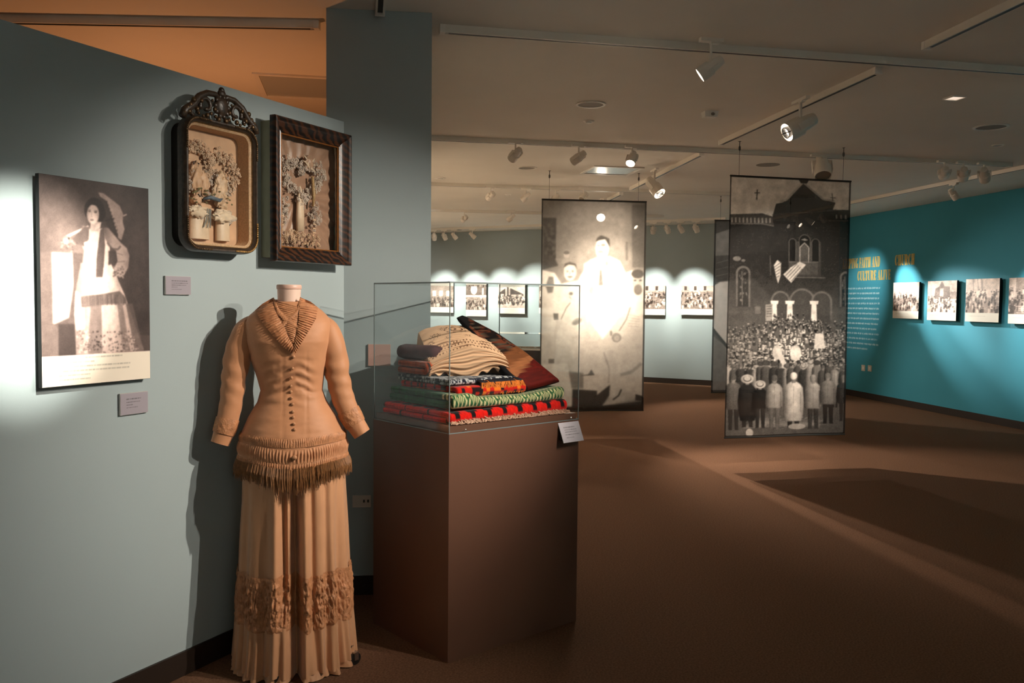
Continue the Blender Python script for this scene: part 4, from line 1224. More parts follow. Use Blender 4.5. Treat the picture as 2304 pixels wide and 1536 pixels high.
# contents: two bunches, bows, candles
def wreath(cx, cz, rx, rz, n, seed, a0=-0.3, a1=3.6, y=-0.035, spread=0.010):
    rnd_ = random.Random(seed)
    out = []
    for k in range(n):
        a = a0 + (a1 - a0) * rnd_.random()
        out.append((max(-0.45 * iw, min(0.45 * iw, cx + rx * math.cos(a) + rnd_.gauss(0, spread))), y + rnd_.gauss(0, 0.007), cz + rz * math.sin(a) + rnd_.gauss(0, spread)))
    return out
flower_cloud(wreath(-iw * 0.27, ih * 0.20, iw * 0.22, ih * 0.15, 210, 1, spread=0.014), 0.0056, 1).build('wax_wreath', M_WAX, t, kind='stuff')
flower_cloud(wreath(iw * 0.17, ih * 0.14, iw * 0.23, ih * 0.15, 240, 2, -1.1, 3.3, spread=0.014), 0.0056, 2).build('wax_wreath', M_WAX, t, kind='stuff')
flower_cloud(wreath(-iw * 0.05, ih * 0.02, iw * 0.36, ih * 0.08, 170, 3, 0, 6.28, spread=0.013), 0.0052, 3).build('wax_garland', M_GREY, t, kind='stuff')
for k, (cx, cz, s) in enumerate([(-0.26, 0.06, 1.0), (0.16, 0.02, 1.0), (-0.16, 0.03, 0.8), (0.10, -0.06, 0.8), (-0.27, -0.13, 0.7), (0.17, -0.15, 0.7)]):
    grid_obj('silk_bloom', crumple((cx * iw, -0.036, cz * ih), iw * 0.105 * s, 0.014, ih * (0.13 if k < 4 else 0.06) * s, 40 + k, 34, 18, 0.55, 3.4), M_WAX if k % 2 else M_SATIN, t, wrap=True)
for k, (cx, cz, s) in enumerate([(-0.27, -0.24, 0.95), (0.16, -0.255, 1.05)]):
    grid_obj('ribbon_bow', crumple((cx * iw, -0.046, cz * ih), iw * 0.17 * s, 0.018, ih * 0.055 * s, 60 + k, 30, 14, 0.6, 3.2), M_RIB, t, wrap=True)
for cx, w_ in [(-0.20, 0.155), (0.19, 0.115)]:
    MB().lathe([(iw * w_, -ih * 0.475), (iw * w_, -ih * 0.20), (iw * w_ * 0.9, -ih * 0.185)], 20, Matrix.Translation((cx * iw, -0.030, 0)), sy=0.020 / (iw * w_)).build('satin_roll', M_CANDLE, t, smooth='auto')
MB().tube([(-0.20 * iw, -0.056, -0.115 * ih), (-0.10 * iw, -0.060, -0.095 * ih), (0.06 * iw, -0.058, -0.110 * ih), (0.12 * iw, -0.054, -0.09 * ih)], [0.005, 0.009, 0.008, 0.003], 8).build('blue_ribbon', M_RIBB, t, smooth=True)
mb = MB()
for dx in (-0.02, 0.01, 0.03):
    mb.tube([(-0.13 * iw + dx * iw, -0.060, -0.20 * ih), (-0.14 * iw + dx * 1.4 * iw, -0.058, -0.30 * ih), (-0.16 * iw + dx * 2.2 * iw, -0.055, -0.37 * ih)], 0.0028, 6)
mb.build('ribbon_tail', mat('grey_blue_ribbon', (0.25, 0.24, 0.22), rough=0.5), t)
mb = MB()
rnd = random.Random(8)
for _ in range(26):
    mb.ball((rnd.uniform(-0.40, 0.30) * iw, -0.05, rnd.uniform(-0.16, -0.02) * ih), (0.006, 0.002, 0.004), 6, 4)
mb.build('dry_leaves', M_GREEN, t, kind='stuff')
MB().box((0, -0.0865, 0), (fw - 0.052, 0.002, fh - 0.052)).build('glass', M_FGLASS, t)

# ---- rectangular tiger-striped frame
def tiger():
    m = bpy.data.materials.new('tiger_grain_wood')
    m.use_nodes = True
    nt = m.node_tree
    b = nt.nodes['Principled BSDF']
    tc = nt.nodes.new('ShaderNodeTexCoord')
    mp = nt.nodes.new('ShaderNodeMapping')
    mp.inputs['Rotation'].default_value = (0, math.radians(58), 0)
    w = nt.nodes.new('ShaderNodeTexWave')
    w.inputs['Scale'].default_value = 11.0
    w.inputs['Distortion'].default_value = 5.0
    w.inputs['Detail'].default_value = 2
    w.inputs['Detail Scale'].default_value = 1.6
    r = nt.nodes.new('ShaderNodeValToRGB')
    r.color_ramp.elements[0].color = (0.007, 0.004, 0.003, 1)
    r.color_ramp.elements[1].color = (0.060, 0.019, 0.006, 1)
    r.color_ramp.elements[0].position = 0.35
    r.color_ramp.elements[1].position = 0.8
    nt.links.new(tc.outputs['Object'], mp.inputs['Vector'])
    nt.links.new(mp.outputs[0], w.inputs['Vector'])
    nt.links.new(w.outputs['Fac'], r.inputs['Fac'])
    nt.links.new(r.outputs[0], b.inputs['Base Color'])
    b.inputs['Roughness'].default_value = 0.34
    return m
OFF2 = 0.105
_s0, _za = WL.sz(624, 258, OFF2)
_s1, _zb2 = WL.sz(796, 305, OFF2)
_s2, _zc = WL.sz(788, 597, OFF2)
_s3, _zd = WL.sz(618, 587, OFF2)
gw = ((_s1 - _s0) + (_s2 - _s3)) / 2
gzt, gzb = (_za + _zb2) / 2, (_zc + _zd) / 2
gh = gzt - gzb
gcx, gcz = (_s0 + _s1 + _s2 + _s3) / 4, (gzt + gzb) / 2
t = thing('shadow_box', 'rectangular shadow box with a wide tiger-striped wooden frame and white wax flowers', 'shadow box', WL.at(gcx, gcz), WL.rot, 'shadow boxes with wax flower wreaths')
MW = 0.068
M_TIGER = tiger()
prof = [(0.0, -0.070), (0.0, -0.100), (0.003, -0.105), (0.010, -0.106), (0.016, -0.102), (0.020, -0.098), (0.026, -0.098), (0.030, -0.094), (0.042, -0.083), (0.056, -0.077), (0.061, -0.079), (0.065, -0.077), (MW, -0.071), (MW, -0.060), (0.010, -0.060)]
hw2, hh2 = gw / 2, gh / 2
# four mitred rails
for nm_, sx, sz, horiz in [('top_rail', 1, 1, True), ('bottom_rail', 1, -1, True), ('side_rail', -1, 1, False), ('side_rail', 1, 1, False)]:
    A_, B_ = [], []
    for ins, y in prof:
        if horiz:
            A_.append((-(hw2 - ins), y, sz * (hh2 - ins))); B_.append(((hw2 - ins), y, sz * (hh2 - ins)))
        else:
            A_.append((sx * (hw2 - ins), y, -(hh2 - ins))); B_.append((sx * (hw2 - ins), y, (hh2 - ins)))
    MB().loops([A_, B_], cap=True).build(nm_, M_TIGER, t, smooth='auto')
frame_sweep(gw - 2 * MW + 0.004, gh - 2 * MW + 0.004, [(0, -0.074), (0.003, -0.076), (0.005, -0.070), (0, -0.066)]).build('gilt_edge', mat('amber_gilding', (0.42, 0.16, 0.035), rough=0.35, metal=0.5), t)
frame_sweep(gw - 0.036, gh - 0.036, [(0, -0.062), (0, 0.0), (0.008, 0.0), (0.008, -0.062)]).build('case_side', M_BOX, t)
# pleated satin ground
nU, nV = 90, 130
U, V = np.meshgrid(np.linspace(-1, 1, nU), np.linspace(-1, 1, nV))
ang = np.arctan2(V * 1.5, U + 0.15)
rr = np.hypot(U, V)
pleat = 0.004 * np.sin(ang * 26 + 2.0 * fbm(U * 3, V * 3, 5)) * sstep(0.15, 0.7, rr)
Pg = np.stack([U * (gw / 2 - 0.03), -0.016 - pleat - 0.004 * fbm(U * 4, V * 4, 2), V * (gh / 2 - 0.03)], -1)
grid_obj('pleated_satin', Pg, mat('rose_brown_satin', (0.36, 0.20, 0.13), rough=0.4, var=0.12, scale=20, sheen=0.3), t, flip=True)
kw, kh = gw - 2 * MW, gh - 2 * MW
pts = []
rnd = random.Random(19)
for k in range(430):
    a = rnd.uniform(0, 6.283)
    u = 16 * math.sin(a) ** 3 / 17
    v = (13 * math.cos(a) - 5 * math.cos(2 * a) - 2 * math.cos(3 * a) - math.cos(4 * a)) / 17
    f = rnd.uniform(0.55, 1.12)
    pts.append((-0.08 * kw + u * f * kw * 0.42 + rnd.gauss(0, 0.005), -0.042 + rnd.gauss(0, 0.008), 0.14 * kh + v * f * kh * 0.25 + rnd.gauss(0, 0.004)))
flower_cloud(pts, 0.0072, 21).build('wax_wreath', M_GREY, t, kind='stuff')
pts = [(max(-0.45 * kw, -0.36 * kw + rnd.gauss(0, 0.018)), -0.04 + rnd.gauss(0, 0.006), -0.16 * kh + rnd.gauss(0, 0.03)) for _ in range(50)] + [(0.18 * kw + rnd.gauss(0, 0.020), -0.04 + rnd.gauss(0, 0.006), -0.18 * kh + rnd.gauss(0, 0.028)) for _ in range(60)]
flower_cloud(pts, 0.0066, 22).build('wax_spray', M_GREY, t, kind='stuff')
pts = [(rnd.uniform(-0.42, 0.25) * kw, -0.045 + rnd.gauss(0, 0.006), rnd.uniform(-0.46, -0.34) * kh) for _ in range(110)]
flower_cloud(pts, 0.0060, 23).build('wax_spray', M_WAX, t, kind='stuff')
MB().lathe([(0.023, -kh * 0.34), (0.024, -kh * 0.20), (0.020, -kh * 0.06), (0.014, kh * 0.0), (0.010, kh * 0.05), (0.003, kh * 0.08)], 18, Matrix.Translation((-0.10 * kw, -0.042, 0)), sy=0.6).build('ivory_candle', M_CANDLE, t, smooth=True)
grid_obj('silk_bloom', crumple((0.02 * kw, -0.050, 0.30 * kh), 0.030, 0.014, 0.030, 77, 30, 14, 0.55, 3.0), mat('rose_silk', (0.40, 0.24, 0.16), rough=0.4), t, wrap=True)
mb = MB()
for a in (-0.5, 0.1, 0.6, 2.4, 2.9):
    mb.tube([(0.02 * kw, -0.055, 0.26 * kh), (0.02 * kw + 0.03 * math.cos(a), -0.058, 0.28 * kh + 0.04 * math.sin(a)), (0.02 * kw + 0.05 * math.cos(a), -0.055, 0.28 * kh + 0.065 * math.sin(a))], [0.005, 0.004, 0.001], 6)
mb.build('silk_petal', M_RIB, t)
MB().tube([(0.08 * kw, -0.055, 0.18 * kh), (0.10 * kw, -0.056, 0.02 * kh), (0.09 * kw, -0.055, -0.10 * kh)], [0.006, 0.009, 0.005], 8).build('gold_braid', mat('tan_gold_braid', (0.42, 0.26, 0.12), rough=0.5, var=0.4, scale=200), t, smooth=True)
for cx, cz in [(-0.42, -0.22), (0.13, -0.22)]:
    mb = MB()
    for k in range(4): mb.box((cx * kw, -0.048, (cz - 0.04 * k) * kh), (0.022, 0.006, 0.006))
    mb.build('paper_scroll', M_WAX, t)
MB().box((0, -0.066, 0), (kw - 0.001, 0.002, kh - 0.001)).build('glass', M_FGLASS, t)

# ------------------------------------------------------------------ dress form and the two-piece old dress
t_rot = math.radians(13.0)
M_SILK = mat('tan_silk_faille', (0.50, 0.228, 0.108), rough=0.55, var=0.07, scale=9, sheen=0.25, bump=0.12, bscale=500, spec=0.3)
M_SKIRT = mat('tan_silk_skirt', (0.52, 0.26, 0.130), rough=0.55, var=0.07, scale=7, sheen=0.25, bump=0.10, bscale=500, spec=0.3)
M_LACE = mat('ruched_silk_trim', (0.45, 0.20, 0.092), rough=0.5, var=0.22, scale=45, bump=0.5, bscale=180, spec=0.35)
M_FRINGE = mat('brown_silk_fringe', (0.22, 0.095, 0.032), rough=0.55, var=0.3, scale=60)
M_BTN = mat('covered_button', (0.42, 0.20, 0.095), rough=0.5)
M_LINING = mat('dark_sleeve_lining', (0.10, 0.04, 0.018), rough=0.9)
M_NECK = mat('pale_pink_dress_form', (0.74, 0.52, 0.42), rough=0.45)
form = thing('dress_form', 'pale pink dress form with flat neck cap and castered stand wearing the old dress', 'dress form', (DRESS[0], DRESS[1], 0), t_rot)
NX = -0.008
MB().lathe([(0.052, 1.44), (0.049, 1.50), (0.047, 1.56), (0.0485, 1.592)], 28, Matrix.Translation((NX, 0.0, 0)), cap=False).build('neck', M_NECK, form, smooth=True)
MB().lathe([(0.0505, 1.592), (0.0515, 1.594), (0.0515, 1.606), (0.049, 1.610)], 28, Matrix.Translation((NX, 0.0, 0))).build('neck_cap', mat('blush_neck_cap', (0.66, 0.42, 0.33), rough=0.4), form, smooth='auto')
MB().tube([(0, 0, 0.10), (0, 0, 1.45)], 0.016, 12).build('pole', M_BLACK, form)
inv = Matrix.Rotation(-t_rot, 4, 'Z')
cw = inv @ Vector((-0.672 - DRESS[0], 3.60 - DRESS[1], 0))
ca = math.atan2(cw.y, cw.x)
for k in range(4):
    a = ca + k * math.pi / 2
    r_ = 0.262 if k == 0 else 0.205
    ex, ey = math.cos(a) * r_, math.sin(a) * r_
    leg = MB().tube([(0, 0, 0.12), (ex * 0.5, ey * 0.5, 0.10), (ex, ey, 0.075)], [0.014, 0.012, 0.010], 10).build('stand_leg', M_BLACK, form, smooth=True)
    mb = MB()
    Mx = Matrix.Translation((ex + 0.010 * math.cos(a), ey + 0.010 * math.sin(a), 0.026)) @ Matrix.Rotation(a + 0.9, 4, 'Z') @ Matrix.Rotation(math.pi / 2, 4, 'X')
    mb.lathe([(0.008, -0.012), (0.026, -0.010), (0.026, 0.010), (0.008, 0.012)], 18, Mx)
    mb.build('caster_wheel', M_BLACK, leg, smooth='auto')
    MB().box((0, 0.012, 0.0), (0.020, 0.034, 0.032), Mx).tube([(ex, ey, 0.045), (ex, ey, 0.082)], 0.006, 8).build('caster_fork', M_STEEL, leg)

KEY_Z = [0.86, 0.93, 0.985, 1.06, 1.12, 1.168, 1.22, 1.30, 1.373, 1.42, 1.452, 1.480, 1.505, 1.525, 1.540]
KEY_A = [0.222, 0.220, 0.215, 0.180, 0.142, 0.1275, 0.137, 0.158, 0.174, 0.180, 0.178, 0.160, 0.134, 0.104, 0.066]
KEY_B = [0.175, 0.172, 0.165, 0.140, 0.115, 0.102, 0.105, 0.120, 0.128, 0.115, 0.102, 0.088, 0.074, 0.064, 0.056]
KEY_C = [0.008, 0.008, 0.008, 0.006, 0.004, 0.002, -0.002, -0.008, -0.010, -0.010, -0.010, -0.010, -0.008, -0.008, -0.008]
def tor(z):
    return np.interp(z, KEY_Z, KEY_A), np.interp(z, KEY_Z, KEY_B), np.interp(z, KEY_Z, KEY_C)
def front(x, z, off=0.0):
    a, b, c = tor(z)
    u = np.clip((x - c) / a, -0.985, 0.985)
    return -(b + off) * (1 - np.abs(u) ** 2.3) ** 0.45
jacket = thing('jacket_bodice', 'tan silk fitted bodice with long sleeves, ruffled collar and brown fringe, on the dress form', 'jacket', (DRESS[0], DRESS[1], 0), t_rot)
th = np.linspace(0, 2 * np.pi, 168, endpoint=False)
zz = np.linspace(0.905, 1.540, 110)
TH, Z = np.meshgrid(th, zz)
A_, B_, C_ = tor(Z)
ex_ = 0.90
cx_, sy_ = np.cos(TH), np.sin(TH)
X = C_ + A_ * np.sign(cx_) * np.abs(cx_) ** ex_
Y = B_ * np.sign(sy_) * np.abs(sy_) ** ex_
frontness = np.clip(-sy_, 0, 1)
# pulled creases around the buttoned front
wr = 0.0042 * np.sin((Z + 0.35 * np.abs(X - 0.02)) * 150 + 5 * fbm(X * 22, Z * 22, 3)) * sstep(1.10, 1.18, Z) * sstep(1.34, 1.24, Z) * frontness * sstep(0.15, 0.05, np.abs(X))
wr += 0.009 * (fbm(X * 12 + 3, Z * 30, 9) - 0.5) * frontness
wr += -0.002 * np.exp(-((np.abs(X - 0.017) - 0.048) / 0.004) ** 2) * frontness * sstep(1.36, 1.30, Z)
Y = Y - wr
grid_obj('bodice_body', np.stack([X, Y, Z], -1), M_SILK, jacket, wrap=True)
# neck opening wrap and plastron inside the V collar
def p2l(px, py, yl=-0.11):
    """point seen on the dress front, in the dress form's own frame"""
    base = DRESS
    ca_, sa_ = math.cos(t_rot), math.sin(t_rot)
    nx, ny = sa_ * 1.0, -ca_   # local -Y in world
    q = onplane(px, py, (base[0] + nx * -yl, base[1] + ny * -yl), (nx, ny))
    d = q[:2] - base
    return (ca_ * d[0] + sa_ * d[1], float(q[2]))
def Zc(x, y, yl=-0.11): return p2l(460 + x / 3.0725, 620 + y / 3.0725, yl)
def ribbon(outer, inner, name, nu, nv, amp, freq, lift, m, seed=0, parent=jacket, thick_wave=True):
    o_ = np.array(outer); i_ = np.array(inner)
    def rs(p, n):
        d = np.r_[0, np.cumsum(np.linalg.norm(np.diff(p, axis=0), axis=1))]
        t_ = np.linspace(0, d[-1], n)
        return np.stack([np.interp(t_, d, p[:, k]) for k in range(2)], -1)
    a, b = rs(o_, nu), rs(i_, nu)
    out = np.zeros((nv, nu, 3))
    for k in range(nv):
        f = k / (nv - 1)
        q = a * (1 - f) + b * f
        w = amp * (1 - f * 0.6) * np.sin(np.linspace(0, freq * 6.283, nu) + 2.0 * vnoise(np.linspace(0, freq, nu), np.full(nu, f * 2), seed)) + amp * 1.4 * (fbm(np.linspace(0, freq * 2, nu), np.full(nu, f * 5.0), seed + 3) - 0.5)
        y = front(q[:, 0], q[:, 1], lift) - w - lift * math.sin(f * math.pi) * 0.6
        out[k] = np.stack([q[:, 0], y, q[:, 1]], -1)
    return grid_obj(name, out, m, parent)
Lo = [Zc(395, 195, -0.06), Zc(345, 238, -0.08), Zc(400, 325, -0.10), Zc(470, 410), Zc(545, 490), Zc(605, 535)]
Li = [Zc(470, 152, -0.05), Zc(470, 190, -0.07), Zc(490, 245, -0.09), Zc(530, 320), Zc(570, 400), Zc(620, 490)]
Ro = [Zc(735, 180, -0.05), Zc(785, 220, -0.07), Zc(770, 300, -0.09), Zc(725, 375, -0.10), Zc(680, 450), Zc(625, 540)]
Ri = [Zc(665, 150, -0.05), Zc(660, 200, -0.06), Zc(655, 250, -0.08), Zc(650, 320, -0.10), Zc(640, 400), Zc(612, 495)]
ribbon(Lo, Li, 'collar_ruffle', 210, 16, 0.0036, 25, 0.009, M_LACE, 1)
ribbon(Ro, Ri, 'collar_ruffle', 210, 16, 0.0036, 25, 0.009, M_LACE, 5)
ribbon([Zc(470, 170, -0.06), Zc(520, 260, -0.09), Zc(575, 380), Zc(612, 500)], [Zc(655, 215, -0.07), Zc(650, 270, -0.09), Zc(645, 400), Zc(618, 505)], 'lace_plastron', 90, 30, 0.0022, 22, 0.004, M_LACE, 9)
ribbon([Zc(478, 150, -0.05), Zc(520, 235, -0.07), Zc(590, 300, -0.09), Zc(650, 345, -0.10)], [Zc(462, 158, -0.05), Zc(500, 262, -0.08), Zc(575, 330, -0.10), Zc(645, 372, -0.10)], 'neck_band', 80, 8, 0.0012, 30, 0.005, M_LACE, 13)
ribbon([Zc(662, 145, -0.05), Zc(640, 225, -0.07), Zc(560, 300, -0.09), Zc(500, 355, -0.10)], [Zc(675, 165, -0.05), Zc(655, 255, -0.08), Zc(575, 330, -0.10), Zc(515, 380, -0.10)], 'neck_band', 80, 8, 0.0012, 30, 0.0045, M_LACE, 14)
# edging of the neckline, standing collar at the back
MB().tube([(NX + 0.062 * math.cos(a), 0.058 * math.sin(a), 1.542 - 0.012 * max(0, -math.sin(a))) for a in np.linspace(-0.5, math.pi + 0.5, 30)], 0.006, 8).build('neckline_piping', M_LACE, jacket, smooth=True)
# buttons
for i, (bx, by) in enumerate([(615, 505), (617, 560), (609, 640), (600, 706), (597, 764), (597, 803), (601, 845), (609, 886), (612, 936), (614, 972), (620, 1015), (624, 1052)]):
    x, z = Zc(bx, by)
    r = 0.0095 if i == 0 else 0.0068
    y = float(front(np.array(x), np.array(z), 0.004))
    MB().ball((x, y, z), (r, r * 0.7, r), 12, 7).build('button', M_BTN, jacket, smooth=True)
MB().ball((Zc(625, 1235)[0], -0.186, Zc(625, 1235)[1]), (0.011, 0.008, 0.010), 12, 7).build('button', M_BTN, jacket, smooth=True)
# sleeves
def sleeve(pts, rad, ys, name='sleeve'):
    L = len(pts)
    P0 = [Vector((*(lambda q: (q[0], y, q[1]))(p2l(*p, yl=y)),)) for p, y in zip(pts, ys)]
    n = 44
    tt = np.linspace(0, L - 1, n)
    ctr = np.stack([np.interp(tt, range(L), [p[k] for p in P0]) for k in range(3)], -1)
    for _ in range(6):
        ctr[1:-1] = (ctr[:-2] + 2 * ctr[1:-1] + ctr[2:]) / 4
    R = np.interp(tt, range(L), rad)
    nu = 40
    out = np.zeros((n, nu, 3))
    for i in range(n):
        tg = ctr[min(i + 1, n - 1)] - ctr[max(i - 1, 0)]
        tg /= np.linalg.norm(tg)
        a = np.cross(tg, [0, 1.0, 0]); a /= np.linalg.norm(a)
        b = np.cross(tg, a)
        t_ = np.linspace(0, 2 * np.pi, nu, endpoint=False)
        w = 1 + 0.060 * np.sin(i * 1.25 + 3 * np.cos(t_ + i * 0.11)) * math.exp(-((i - 20) / 9.0) ** 2) + 0.09 * (fbm(np.cos(t_) * 2 + i * 0.16, np.sin(t_) * 2, 31) - 0.5)
        out[i] = ctr[i] + R[i] * (np.cos(t_)[:, None] * a + 0.92 * np.sin(t_)[:, None] * b) * w[:, None]
    grid_obj(name, out, M_SILK, jacket, wrap=True)
    # lining seen in the open cuff
    inn = out[-7:].copy()
    c2 = ctr[-7:, None, :]
    grid_obj('sleeve_lining', c2 + (inn - c2) * 0.90, M_LINING, jacket, wrap=True)
    # ruched cuff trim
    k0 = n - 11
    band = np.zeros((16, 120, 3))
    for j in range(16):
        f = k0 + 6.0 * j / 15
        i0 = int(f); fr = f - i0
        for q in range(120):
            u = q / 120 * nu
            q0 = int(u) % nu; q1 = (q0 + 1) % nu; fu = u - int(u)
            p_ = (out[i0, q0] * (1 - fu) + out[i0, q1] * fu) * (1 - fr) + (out[i0 + 1, q0] * (1 - fu) + out[i0 + 1, q1] * fu) * fr
            cc = ctr[i0] * (1 - fr) + ctr[i0 + 1] * fr
            d = (p_ - cc); L_ = np.linalg.norm(d)
            sc_ = 1 + (0.0035 + 0.0045 * float(fbm(np.array(q * 0.28), np.array(j * 0.55), 8)) * math.sin(math.pi * (j + 0.5) / 16)) / L_
            band[j, q] = cc + d * sc_
    grid_obj('cuff_trim', band, M_LACE, jacket, wrap=True)
sleeve([(588, 722), (554, 740), (534, 798), (525, 860), (519, 915), (509, 958), (495, 998)], [0.034, 0.053, 0.055, 0.050, 0.046, 0.042, 0.038], [0.01, 0.0, -0.01, -0.015, -0.02, -0.03, -0.04])
sleeve([(704, 720), (736, 740), (753, 798), (760, 850), (772, 898), (790, 938), (815, 976)], [0.034, 0.053, 0.055, 0.051, 0.048, 0.043, 0.038], [0.01, 0.0, -0.01, -0.015, -0.02, -0.03, -0.04])
# gathered hem bands of the jacket and its fringe
def hem_drop(t_): return 0.022 * np.exp(-((np.angle(np.exp(1j * (t_ + np.pi / 2)))) / 0.55) ** 2)
def hem_ring(z0, z1, nth, nz, off, amp, freq, name, m, seed):
    t_ = np.linspace(0, 2 * np.pi, nth, endpoint=False)
    out = np.zeros((nz, nth, 3))
    for j in range(nz):
        f = j / (nz - 1)
        z = z0 + (z1 - z0) * f - hem_drop(t_) * (1 if z0 < 0.985 else 0.6)
        a, b, c = tor(np.clip(z, 0.86, 1.5))
        puff = math.sin(math.pi * f)
        d = off + amp * puff * (0.5 + 0.5 * np.sin(t_ * freq + 4 * fbm(t_ * 4, np.full(nth, f * 1.5), seed))) + amp * 0.6 * (fbm(t_ * freq * 0.5, np.full(nth, f * 4), seed + 1) - 0.5)
        cx2, sy2 = np.cos(t_), np.sin(t_)
        out[j] = np.stack([c + (a + d) * np.sign(cx2) * np.abs(cx2) ** ex_, (b + d) * np.sign(sy2) * np.abs(sy2) ** ex_, z], -1)
    return grid_obj(name, out, m, jacket, wrap=True)
hem_ring(0.998, 0.962, 760, 12, 0.003, 0.0034, 170, 'gathered_band', M_LACE, 3)
hem_ring(0.962, 0.905, 760, 16, 0.004, 0.0062, 118, 'puffed_flounce', M_SILK, 6)
hem_ring(0.905, 0.880, 760, 8, 0.005, 0.004, 150, 'hem_cord', M_LACE, 9)
mb = MB()
rnd = random.Random(5)
for k in range(640):
    a = 2 * math.pi * k / 640 + rnd.uniform(-0.004, 0.004)
    dfront = abs(np.angle(np.exp(1j * (a + np.pi / 2))))
    zt_ = 0.888 - float(hem_drop(np.array(a)))
    ln = 0.060 + 0.030 * math.exp(-(dfront / 0.5) ** 2) + 0.022 * math.sin(a * 40) ** 2 * rnd.random() + rnd.uniform(-0.008, 0.010)
    A1, B1 = 0.233 + rnd.uniform(-0.004, 0.004), 0.186 + rnd.uniform(-0.004, 0.004)
    ca2, sa2 = math.cos(a), math.sin(a)
    f = lambda A, B: (0.008 + A * math.copysign(abs(ca2) ** ex_, ca2), B * math.copysign(abs(sa2) ** ex_, sa2))
    x0, y0 = f(A1 - 0.006, B1 - 0.006)
    x1, y1 = f(A1 + 0.004, B1 + 0.004)
    x2, y2 = f(A1 + rnd.uniform(-0.004, 0.008), B1 + rnd.uniform(-0.004, 0.008))
    mb.tube([(x0, y0, zt_), (x1, y1, zt_ - ln * 0.45), (x2 + rnd.uniform(-0.004, 0.004), y2, zt_ - ln)], [0.0022, 0.0026, 0.0009], 4)
mb.build('fringe', M_FRINGE, jacket, kind='stuff')

skirt = thing('long_skirt', 'floor-length tan silk skirt with deep folds and ruched lace band, below the bodice', 'skirt', (DRESS[0], DRESS[1], 0), t_rot)
def sang(px, py=1200):  # angle around the skirt front for a column seen in the photo
    x, _ = p2l(px, py, -0.16)
    return x
def skirt_surface(t_, z, extra=0.0):
    f = np.clip((0.93 - z) / 0.93, 0, 1)
    ax = 0.205 + 0.045 * f
    by = 0.165 + 0.060 * f
    back = np.clip(np.sin(t_), 0, 1)
    x = np.cos(t_) * ax
    # folds: soft general waves plus the deep ones in front
    w = 0.010 * np.sin(t_ * 13 + 0.6) * sstep(0.05, 0.4, f) + 0.006 * np.sin(t_ * 23 + 2) * f
    fr_ = np.clip(-np.sin(t_), 0, 1) ** 0.5
    for xc, wd, dp, f0, f1 in [(0.012 - 0.005, 0.022, 0.085, 0.0, 2.0), (-0.042, 0.016, 0.055, -0.1, 0.55), (0.075, 0.013, 0.022, -0.2, 0.8), (0.135, 0.014, 0.030, -0.1, 2.0), (-0.135, 0.02, 0.012, 0.0, 2.0), (0.19, 0.014, 0.035, 0.1, 2.0)]:
        g = np.exp(-((x - xc - 0.012 * (f - 0.5)) / wd) ** 2) * fr_
        w = w - dp * g * sstep(f0, f0 + 0.25, f + 0.12) * (1 - sstep(f1, f1 + 0.25, f))
    w = w + 0.008 * (fbm(np.cos(t_) * 4 + 7, f * 3 + np.sin(t_) * 4, 12) - 0.5) + extra
    k = 1 + w / 0.22
    return np.stack([0.012 + x * (1 + (k - 1) * 0.45), np.sin(t_) * (by + 0.05 * back * f) * k, z], -1)
t_ = np.linspace(0, 2 * np.pi, 640, endpoint=False)
def band(z0, z1, nz, name, m, off=0.0, amp=0.0, fq=(30, 20), seed=1, wav=0.0, kind=None, curve=0.0):
    rows = []
    for j in range(nz):
        f = j / (nz - 1)
        z = z0 + (z1 - z0) * f + wav * np.sin(t_ * 7 + 1) * (1 if name != 'skirt_body' else 0)
        e = off + amp * (fbm(t_ * fq[0] / 6.28, np.full_like(t_, f * fq[1] / 6.0), seed, 4) - 0.35) * (0.5 + 0.5 * math.sin(math.pi * f)) + curve * f
        rows.append(skirt_surface(t_, z, e))
    return grid_obj(name, np.array(rows), m, skirt, wrap=True, kind=kind)
band(0.935, 0.07, 90, 'skirt_body', M_SKIRT)
band(0.425, 0.405, 8, 'lace_heading', M_LACE, 0.006, 0.012, (160, 6), 3, 0.006)
band(0.410, 0.225, 60, 'ruched_lace_band', M_LACE, 0.004, 0.040, (210, 46), 5, 0.006)
band(0.232, 0.205, 10, 'lace_edging', M_LACE, 0.006, 0.020, (150, 8), 7, 0.008)
# pleated flounce at the bottom
rows = []
for j in range(24):
    f = j / 23
    z = 0.225 - 0.200 * f + 0.006 * np.sin(t_ * 9)
    e = 0.004 + 0.010 * f + (0.003 + 0.006 * f) * np.sin(t_ * 40 + 3 * fbm(t_ * 3, np.zeros_like(t_), 4))
    rows.append(skirt_surface(t_, z, e))
grid_obj('pleated_flounce', np.array(rows), M_SKIRT, skirt, wrap=True)
rows = []
for j in range(12):
    f = j / 11
    z = 0.050 - 0.044 * f + 0 * t_
    e = -0.004 + 0.022 * f + 0.012 * f * np.sin(t_ * 26 + 5 * fbm(t_ * 5, np.zeros_like(t_), 6))
    rows.append(skirt_surface(t_, z, e))
grid_obj('hem_ruffle', np.array(rows), M_SKIRT, skirt, wrap=True)
